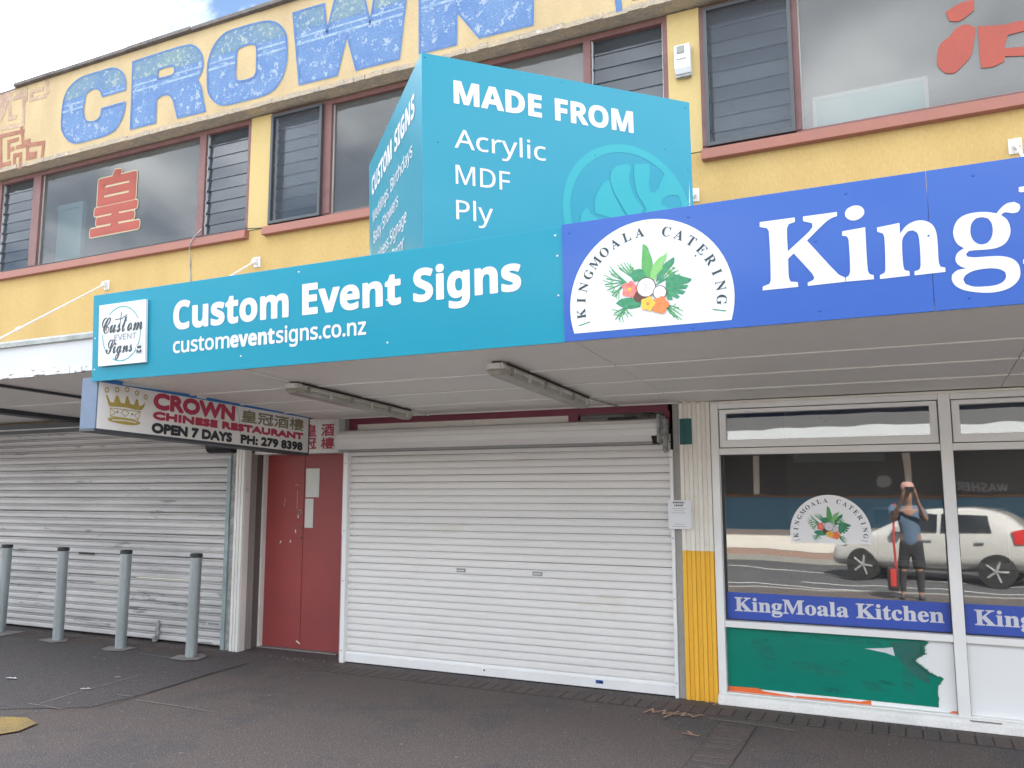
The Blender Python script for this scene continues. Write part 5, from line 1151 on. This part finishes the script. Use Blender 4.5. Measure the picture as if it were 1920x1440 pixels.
mb.put('curled_lip', 'vinyl_dark', gv)
sheet('torn_gash', [DATA['tear']], 'board_white', gv, FK, 0.0045)
for P in ([(-1.22, .50), (-1.14, .52), (-1.05, .46), (-1.03, .37), (-1.12, .36), (-1.17, .42)], [(-.92, .36), (-.80, .37), (-.62, .34), (-.50, .30), (-.60, .27), (-.88, .30)], [(-.42, .27), (-.30, .25), (-.22, .20), (-.36, .19)],
          [(-1.16, .33), (-1.08, .31), (-1.02, .28), (-1.10, .29)], [(-.12, .42), (-.04, .40), (-.05, .20), (-.12, .22)]): sheet('vinyl_smear', [P], 'vinyl_smear', gv, FK, 0.0022, smooth=3)
for k in range(7): sheet('vinyl_smear', [[(-1.12+.125*k, .592-.004*k), (-1.005+.125*k, .588-.004*k), (-.995+.125*k, .545-.003*k), (-1.10+.125*k, .552-.003*k)]], 'vinyl_smear', gv, FK, 0.0021)
for P in DATA['orange']: sheet('orange_strip', [P], 'vinyl_orange', sf, FK, 0.002)

# interior of the takeaway
rm = thing('takeaway_interior', 'dim takeaway kitchen room seen through the shopfront glass', 'room', (0.3, 10, 0))
rm['kind'] = 'structure'
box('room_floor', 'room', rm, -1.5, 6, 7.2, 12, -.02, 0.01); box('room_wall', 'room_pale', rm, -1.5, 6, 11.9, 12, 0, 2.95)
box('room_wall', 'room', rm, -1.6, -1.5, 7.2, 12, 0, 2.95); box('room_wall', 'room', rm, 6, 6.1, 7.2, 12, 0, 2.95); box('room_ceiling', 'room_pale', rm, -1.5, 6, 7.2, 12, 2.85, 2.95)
ct = thing('service_counter', 'dark service counter inside the takeaway', 'counter', (0.5, 9.6, 0))
box('counter_body', 'shop_dark', ct, -1.2, 3.5, 9.3, 9.9, 0.01, .95); box('counter_top', 'steel', ct, -1.25, 3.55, 9.25, 9.95, .95, 1.0, bevel=.004)
dc = thing('display_cabinet', 'glass food display cabinet on the counter behind the semicircular window logo', 'cabinet', (0, 9.5, 1.0))
mb = MB()
for x in (-.35, .85):
    for y in (9.35, 9.85): mb.box(x-.015, x+.015, y-.015, y+.015, 1.0, 1.50)
mb.box(-.365, .865, 9.335, 9.865, 1.5, 1.53); mb.put('cabinet_frame', 'steel', dc); box('cabinet_glass', 'louvre_glass', dc, -.33, .83, 9.35, 9.356, 1.0, 1.5)
box('menu_board', 'board_white', rm, -1.05, -.2, 8.9, 8.94, 1.98, 2.10)
pd = thing('pendant_lamp', 'unlit bulb hanging inside behind the small top window', 'lamp', (-.70, 8.5, 2.85))
MB().tube((-.70, 8.5, 2.55), (-.70, 8.5, 2.85), .006, n=8).put('cord', 'black', pd)
MB().lathe([(0, -.14), (.04, -.12), (.055, -.08), (.04, -.03), (.02, 0), (.02, .06), (0, .06)], (-.70, 8.5, 2.48)).put('bulb', 'diffuser', pd)

# ================================================================== across the street (seen mirrored in the glass)
ob = thing('laundry_shop', 'low shop across the street with a white awning and WASHER on its dark window', 'building', (0, -11, 0))
box('wall', 'shop_pale', ob, -30, 26, -18, -10.8, 0, .62); box('wall', 'shop_blue', ob, -30, 26, -18, -10.8, .62, 1.50, label='blue painted strip of wall')
box('window_sill', 'shop_brown', ob, -30, 26, -10.8, -10.74, 1.50, 1.57)
for x in range(-28, 26, 4):
    w = put('window', MB().box(x+.08, x+3.9, -10.84, -10.80, 1.57, 2.75).mesh('window'), 'shop_dark', ob)
    MB().box(x-.1, x+.08, -10.86, -10.76, 1.57, 2.75).put('mullion', 'shop_pale', ob)
box('wall', 'shop_pale', ob, -30, 26, -18, -10.8, 2.75, 3.1); box('wall', 'shop_upper', ob, -30, 26, -18, -10.8, 3.1, 5.2)
box('parapet', 'shop_brown', ob, -30, 26, -10.8, -10.7, 4.9, 5.3)
box('awning_deck', 'canopy_top', ob, -30, 26, -10.8, -8.5, 2.98, 3.10); box('awning_fascia', 'white_fascia', ob, -30, 26, -8.5, -8.45, 2.90, 3.28)
for x in (-9.5, -4.6, 4.5, 9.5): MB().tube((x, -8.6, 0), (x, -8.6, 2.98), .06, n=12).put('awning_post', 'shop_dark', ob)
box('back_of_window', 'room', ob, -30, 26, -11.5, -11.4, 1.5, 2.8)
OF = Frame((2.30, -10.79, 0), (-1, 0, 0), (0, 0, 1))
write('lettering', SB('WASHER'), 'print_grey', ob, OF, 0.0, 1.15, 1.66, .21, ref=SB('E'), bold=.004)
sheet('window_emblem', [disc_poly(2.9, 1.95, .16, n=24)], 'print_grey', ob, Frame((2.30, -10.79, 0), (-1, 0, 0), (0, 0, 1)), .003)

def loft(rings, mb):           # rings of equal length, capped
    n = len(rings[0]); vs = [v for r in rings for v in r]; fs = []
    for j in range(len(rings)-1):
        for i in range(n): fs.append((j*n+i, j*n+(i+1) % n, (j+1)*n+(i+1) % n, (j+1)*n+i))
    fs += [tuple(range(n))[::-1], tuple(range((len(rings)-1)*n, len(rings)*n))]
    return mb.add(vs, fs, smooth=True)
car = thing('parked_car', 'white five-door hatchback on the road across from the shops', 'car', (0.42, -5.2, -.12))
car.rotation_euler = (0, 0, R(14))
ORG[car.name] = Vector((0, 0, 0))
def ring(x, zb, zm, zt, wb, wt):
    return [(x, -wb*.96, zb), (x, -wb, (zb+zm)/2), (x, -wb*.97, zm), (x, -wt, zt-.04), (x, -wt*.8, zt), (x, wt*.8, zt), (x, wt, zt-.04), (x, wb*.97, zm), (x, wb, (zb+zm)/2), (x, wb*.96, zb)]
# front of the car towards -x
secs = [(-1.86, .32, .55, .62, .62, .55), (-1.80, .22, .62, .74, .78, .66), (-1.5, .20, .74, .86, .83, .70), (-1.05, .20, .84, .95, .845, .70), (-.85, .20, .90, 1.02, .845, .66),
        (-.30, .20, .92, 1.42, .85, .58), (.1, .20, .93, 1.50, .85, .60), (.7, .20, .94, 1.50, .85, .60), (1.25, .20, .96, 1.44, .845, .58), (1.62, .22, .97, 1.20, .83, .60), (1.78, .26, .92, 1.0, .80, .62), (1.84, .34, .70, .80, .74, .6)]
me = loft([ring(*s) for s in secs], MB()).put('body', 'car_white', car)
sb = me.modifiers.new('sub', 'SUBSURF'); sb.levels = 1; sb.render_levels = 2
for sy in (1, -1):
    mb = MB()
    P = [[(-.62, .97), (.22, .98), (.22, 1.36), (-.02, 1.38), (-.30, 1.30)], [(.30, .98), (1.18, 1.01), (1.10, 1.34), (.30, 1.38)]]
    for p_ in P:
        V = []
        for x, z in p_:
            y = .832-(z-.95)*.50
            V.append((x, sy*(y+.012), z))
        V2 = [(x, y-sy*.05, z) for x, y, z in V]; n = len(V)
        MB().add(V+V2, [tuple(range(n)), tuple(range(n, 2*n))[::-1]]+[(i, (i+1) % n, n+(i+1) % n, n+i) for i in range(n)]).put('side_window', 'car_glass', car)
    for xw in (-1.20, 1.22):
        w = put('wheel', MB().tube((xw, sy*.66, .30), (xw, sy*.855, .30), .30, n=32).mesh('wheel'), 'tyre', car)
        ORG[w.name] = Vector((0, 0, 0))
        MB().tube((xw, sy*.84, .30), (xw, sy*.862, .30), .20, .19, n=24).put('rim', 'rim', w)
        mb = MB()
        for k in range(5):
            a = k*2*math.pi/5; mb.tube((xw, sy*.866, .30), (xw+.18*math.cos(a), sy*.866, .30+.18*math.sin(a)), .022, n=6)
        mb.put('spokes', 'machinery', w)
    for xh in (.05, .98): MB().box(xh-.08, xh+.08, sy*.845, sy*.875, .80, .83).put('door_handle', 'galv', car, bevel=.005)
    MB().box(-.52, -.38, sy*.86, sy*1.0, .95, 1.08).put('wing_mirror', 'car_white', car, bevel=.02)
    MB().add([(1.55, sy*.79, .82), (1.80, sy*.72, .82), (1.72, sy*.70, 1.12), (1.50, sy*.76, 1.06), (1.55, sy*.845, .82), (1.83, sy*.80, .84), (1.76, sy*.74, 1.12), (1.52, sy*.82, 1.06)], [(0, 1, 2, 3), (4, 5, 6, 7), (0, 1, 5, 4), (1, 2, 6, 5), (2, 3, 7, 6), (3, 0, 4, 7)]).put('tail_light', 'lamp_red', car)
    MB().add([(-1.80, sy*.62, .62), (-1.5, sy*.78, .68), (-1.42, sy*.76, .84), (-1.72, sy*.60, .74), (-1.85, sy*.66, .62), (-1.5, sy*.84, .68), (-1.42, sy*.80, .85), (-1.76, sy*.66, .75)], [(0, 1, 2, 3), (4, 5, 6, 7), (0, 1, 5, 4), (1, 2, 6, 5), (2, 3, 7, 6), (3, 0, 4, 7)]).put('headlight', 'lamp_clear', car)
MB().add([(-.86, -.56, 1.0), (-.86, .56, 1.0), (-.36, .48, 1.41), (-.36, -.48, 1.41), (-.80, -.56, .98), (-.80, .56, .98), (-.30, .48, 1.38), (-.30, -.48, 1.38)], [(0, 1, 2, 3), (7, 6, 5, 4)]).put('windscreen', 'car_glass', car)

# the photographer, mirrored in the shop window
per = thing('person', 'person in a pale cap, blue shirt and dark shorts taking the photograph', 'person', (0, -.45, 0))
ORG[per.name] = Vector((0, -.45, 0)); 
def skin(name, mt, joints, bones, parent, sub=2):
    me = bpy.data.meshes.new(name); names = list(joints); ix = {n: i for i, n in enumerate(names)}
    me.from_pydata([joints[n][0] for n in names], [(ix[a], ix[b]) for a, b in bones], [])
    o = put(name, me, mt, parent, loc=(0, -.45, 0))
    sk = o.modifiers.new('skin', 'SKIN'); sk.use_smooth_shade = True
    for n in names:
        v = me.skin_vertices[0].data[ix[n]]; r = joints[n][1]; v.radius = r if isinstance(r, tuple) else (r, r)
    me.skin_vertices[0].data[0].use_root = True
    s = o.modifiers.new('sub', 'SUBSURF'); s.levels = 1; s.render_levels = sub
    return o
J = {'pelvis': ((-.03, 0, .93), (.15, .11)), 'waist': ((-.03, 0, 1.08), (.135, .10)), 'chest': ((-.03, 0, 1.28), (.16, .11)), 'neck0': ((-.03, .0, 1.44), (.07, .07)), 'neck': ((-.03, .01, 1.50), (.055, .055)),
     'jaw': ((-.03, .035, 1.56), (.062, .075)), 'head': ((-.03, .02, 1.66), (.078, .095)), 'top': ((-.03, .01, 1.74), (.05, .06))}
Bn = [('pelvis', 'waist'), ('waist', 'chest'), ('chest', 'neck0'), ('neck0', 'neck'), ('neck', 'jaw'), ('jaw', 'head'), ('head', 'top')]
for s, q in ((1, 'r'), (-1, 'l')):
    c = -.03
    J.update({'sh'+q: ((c+s*.175, .0, 1.42), .062), 'el'+q: ((c+s*.24, .13, 1.22), .042), 'wr'+q: ((c+s*.105+.02, .36, 1.56), .028), 'pa'+q: ((s*.085, .41, 1.63), (.034, .022)),
              'hip'+q: ((c+s*.095, 0, .86), .088), 'kn'+q: ((c+s*.12, .02, .48), .058), 'ca'+q: ((c+s*.125, -.02, .34), .056), 'an'+q: ((c+s*.13, -.01, .09), .038), 'toe'+q: ((c+s*.14, .15, .035), (.042, .03))})
    Bn += [('chest', 'sh'+q), ('sh'+q, 'el'+q), ('el'+q, 'wr'+q), ('wr'+q, 'pa'+q), ('pelvis', 'hip'+q), ('hip'+q, 'kn'+q), ('kn'+q, 'ca'+q), ('ca'+q, 'an'+q), ('an'+q, 'toe'+q)]
    for k in range(4):
        z = 1.655+.018*k
        J['f%d%s' % (k, q)] = ((s*.082, .425, z), .009); J['g%d%s' % (k, q)] = ((s*.075, .4375+.001*k, z+.008), .008); J['h%d%s' % (k, q)] = ((s*.062, .443, z+.010), .007)
        Bn += [('pa'+q, 'f%d%s' % (k, q)), ('f%d%s' % (k, q), 'g%d%s' % (k, q)), ('g%d%s' % (k, q), 'h%d%s' % (k, q))]
    J['t0'+q] = ((s*.070, .405, 1.66), .011); J['t1'+q] = ((s*.055, .415, 1.69), .009); Bn += [('pa'+q, 't0'+q), ('t0'+q, 't1'+q)]
body = skin('body', 'skin', J, Bn, per)
C_ = {'a': ((-.03, 0, .78), (.175, .135)), 'b': ((-.03, 0, 1.08), (.155, .12)), 'c': ((-.03, 0, 1.28), (.178, .13)), 'd': ((-.03, 0, 1.43), (.09, .085))}
Cb = [('a', 'b'), ('b', 'c'), ('c', 'd')]
for s, q in ((1, 'r'), (-1, 'l')):
    C_['s'+q] = ((-.03+s*.18, 0, 1.41), .078); C_['e'+q] = ((-.03+s*.232, .10, 1.27), .068); Cb += [('c', 's'+q), ('s'+q, 'e'+q)]
skin('shirt', 'shirt', C_, Cb, per)
D_ = {'a': ((-.03, 0, .98), (.165, .125)), 'b': ((-.03, 0, .82), (.165, .125))}; Db = [('a', 'b')]
for s, q in ((1, 'r'), (-1, 'l')):
    D_['h'+q] = ((-.03+s*.10, 0, .76), .10); D_['k'+q] = ((-.03+s*.125, .01, .46), .10); Db += [('b', 'h'+q), ('h'+q, 'k'+q)]
    E_ = {'a': ((-.03+s*.13, -.05, .045), .052), 'b': ((-.03+s*.138, .08, .042), .05), 'c': ((-.03+s*.145, .19, .038), (.045, .035))}
    skin('legging', 'trousers', {'a': ((-.03+s*.12, .02, .52), .066), 'b': ((-.03+s*.125, -.02, .33), .064), 'c': ((-.03+s*.13, -.01, .08), .046)}, [('a', 'b'), ('b', 'c')], per)
    skin('shoe', 'shoe', E_, [('a', 'b'), ('b', 'c')], per)
skin('shorts', 'shorts', D_, Db, per)
MB().lathe([(.103, 1.70), (.106, 1.74), (.095, 1.79), (.06, 1.82), (0, 1.83)], (-.03, -.445, 0)).put('cap_crown', 'cap_pink', per)
MB().hexa([(-.11, -.36, 1.700), (.05, -.36, 1.700), (.03, -.24, 1.69), (-.09, -.24, 1.69), (-.11, -.36, 1.712), (.05, -.36, 1.712), (.03, -.24, 1.702), (-.09, -.24, 1.702)]).put('cap_peak', 'cap_pink', per, bevel=.004)
MB().lathe([(.092, 1.60), (.100, 1.66), (.102, 1.70)], (-.03, -.46, 0)).put('hair', 'hair', per)
mb = MB()
for s in (1, -1): mb.lathe([(0, -.008), (.008, 0), (0, .008)], (-.03+s*.032, -.350, 1.655), n=8)
mb.put('eye', 'black', per)
MB().add([(-.045, -.352, 1.60), (-.015, -.352, 1.60), (-.03, -.33, 1.605), (-.03, -.352, 1.65)], [(0, 1, 2), (0, 2, 3), (1, 3, 2)]).put('nose', 'skin', per)
ph = thing('mobile_phone', 'dark mobile phone held up by the person in the cap', 'phone', (0, -.015, 1.7))
box('phone_body', 'black', ph, -.078, .078, -.018, -.009, 1.662, 1.738, bevel=.002)
bg_ = thing('shoulder_bag', 'black and red bag hanging at the side of the person in the cap', 'bag', (-.30, -.42, .3))
MB().box(-.40, -.21, -.50, -.32, .12, .52).put('bag_body', 'bag', bg_, bevel=.04)
tube_path([(-.26, -.36, .50), (-.27, -.36, .9), (-.25, -.40, 1.36), (-.21, -.45, 1.49), (-.25, -.50, 1.36), (-.28, -.48, .9), (-.28, -.46, .50)], .012, 'bag_strap', 'bag_red', bg_)
MB().box(-.35, -.26, -.318, -.312, .2, .5).put('bag_flap', 'bag_red', bg_, bevel=.002)

bpy.data.objects.remove(_txt[0]); bpy.data.curves.remove(_cu)
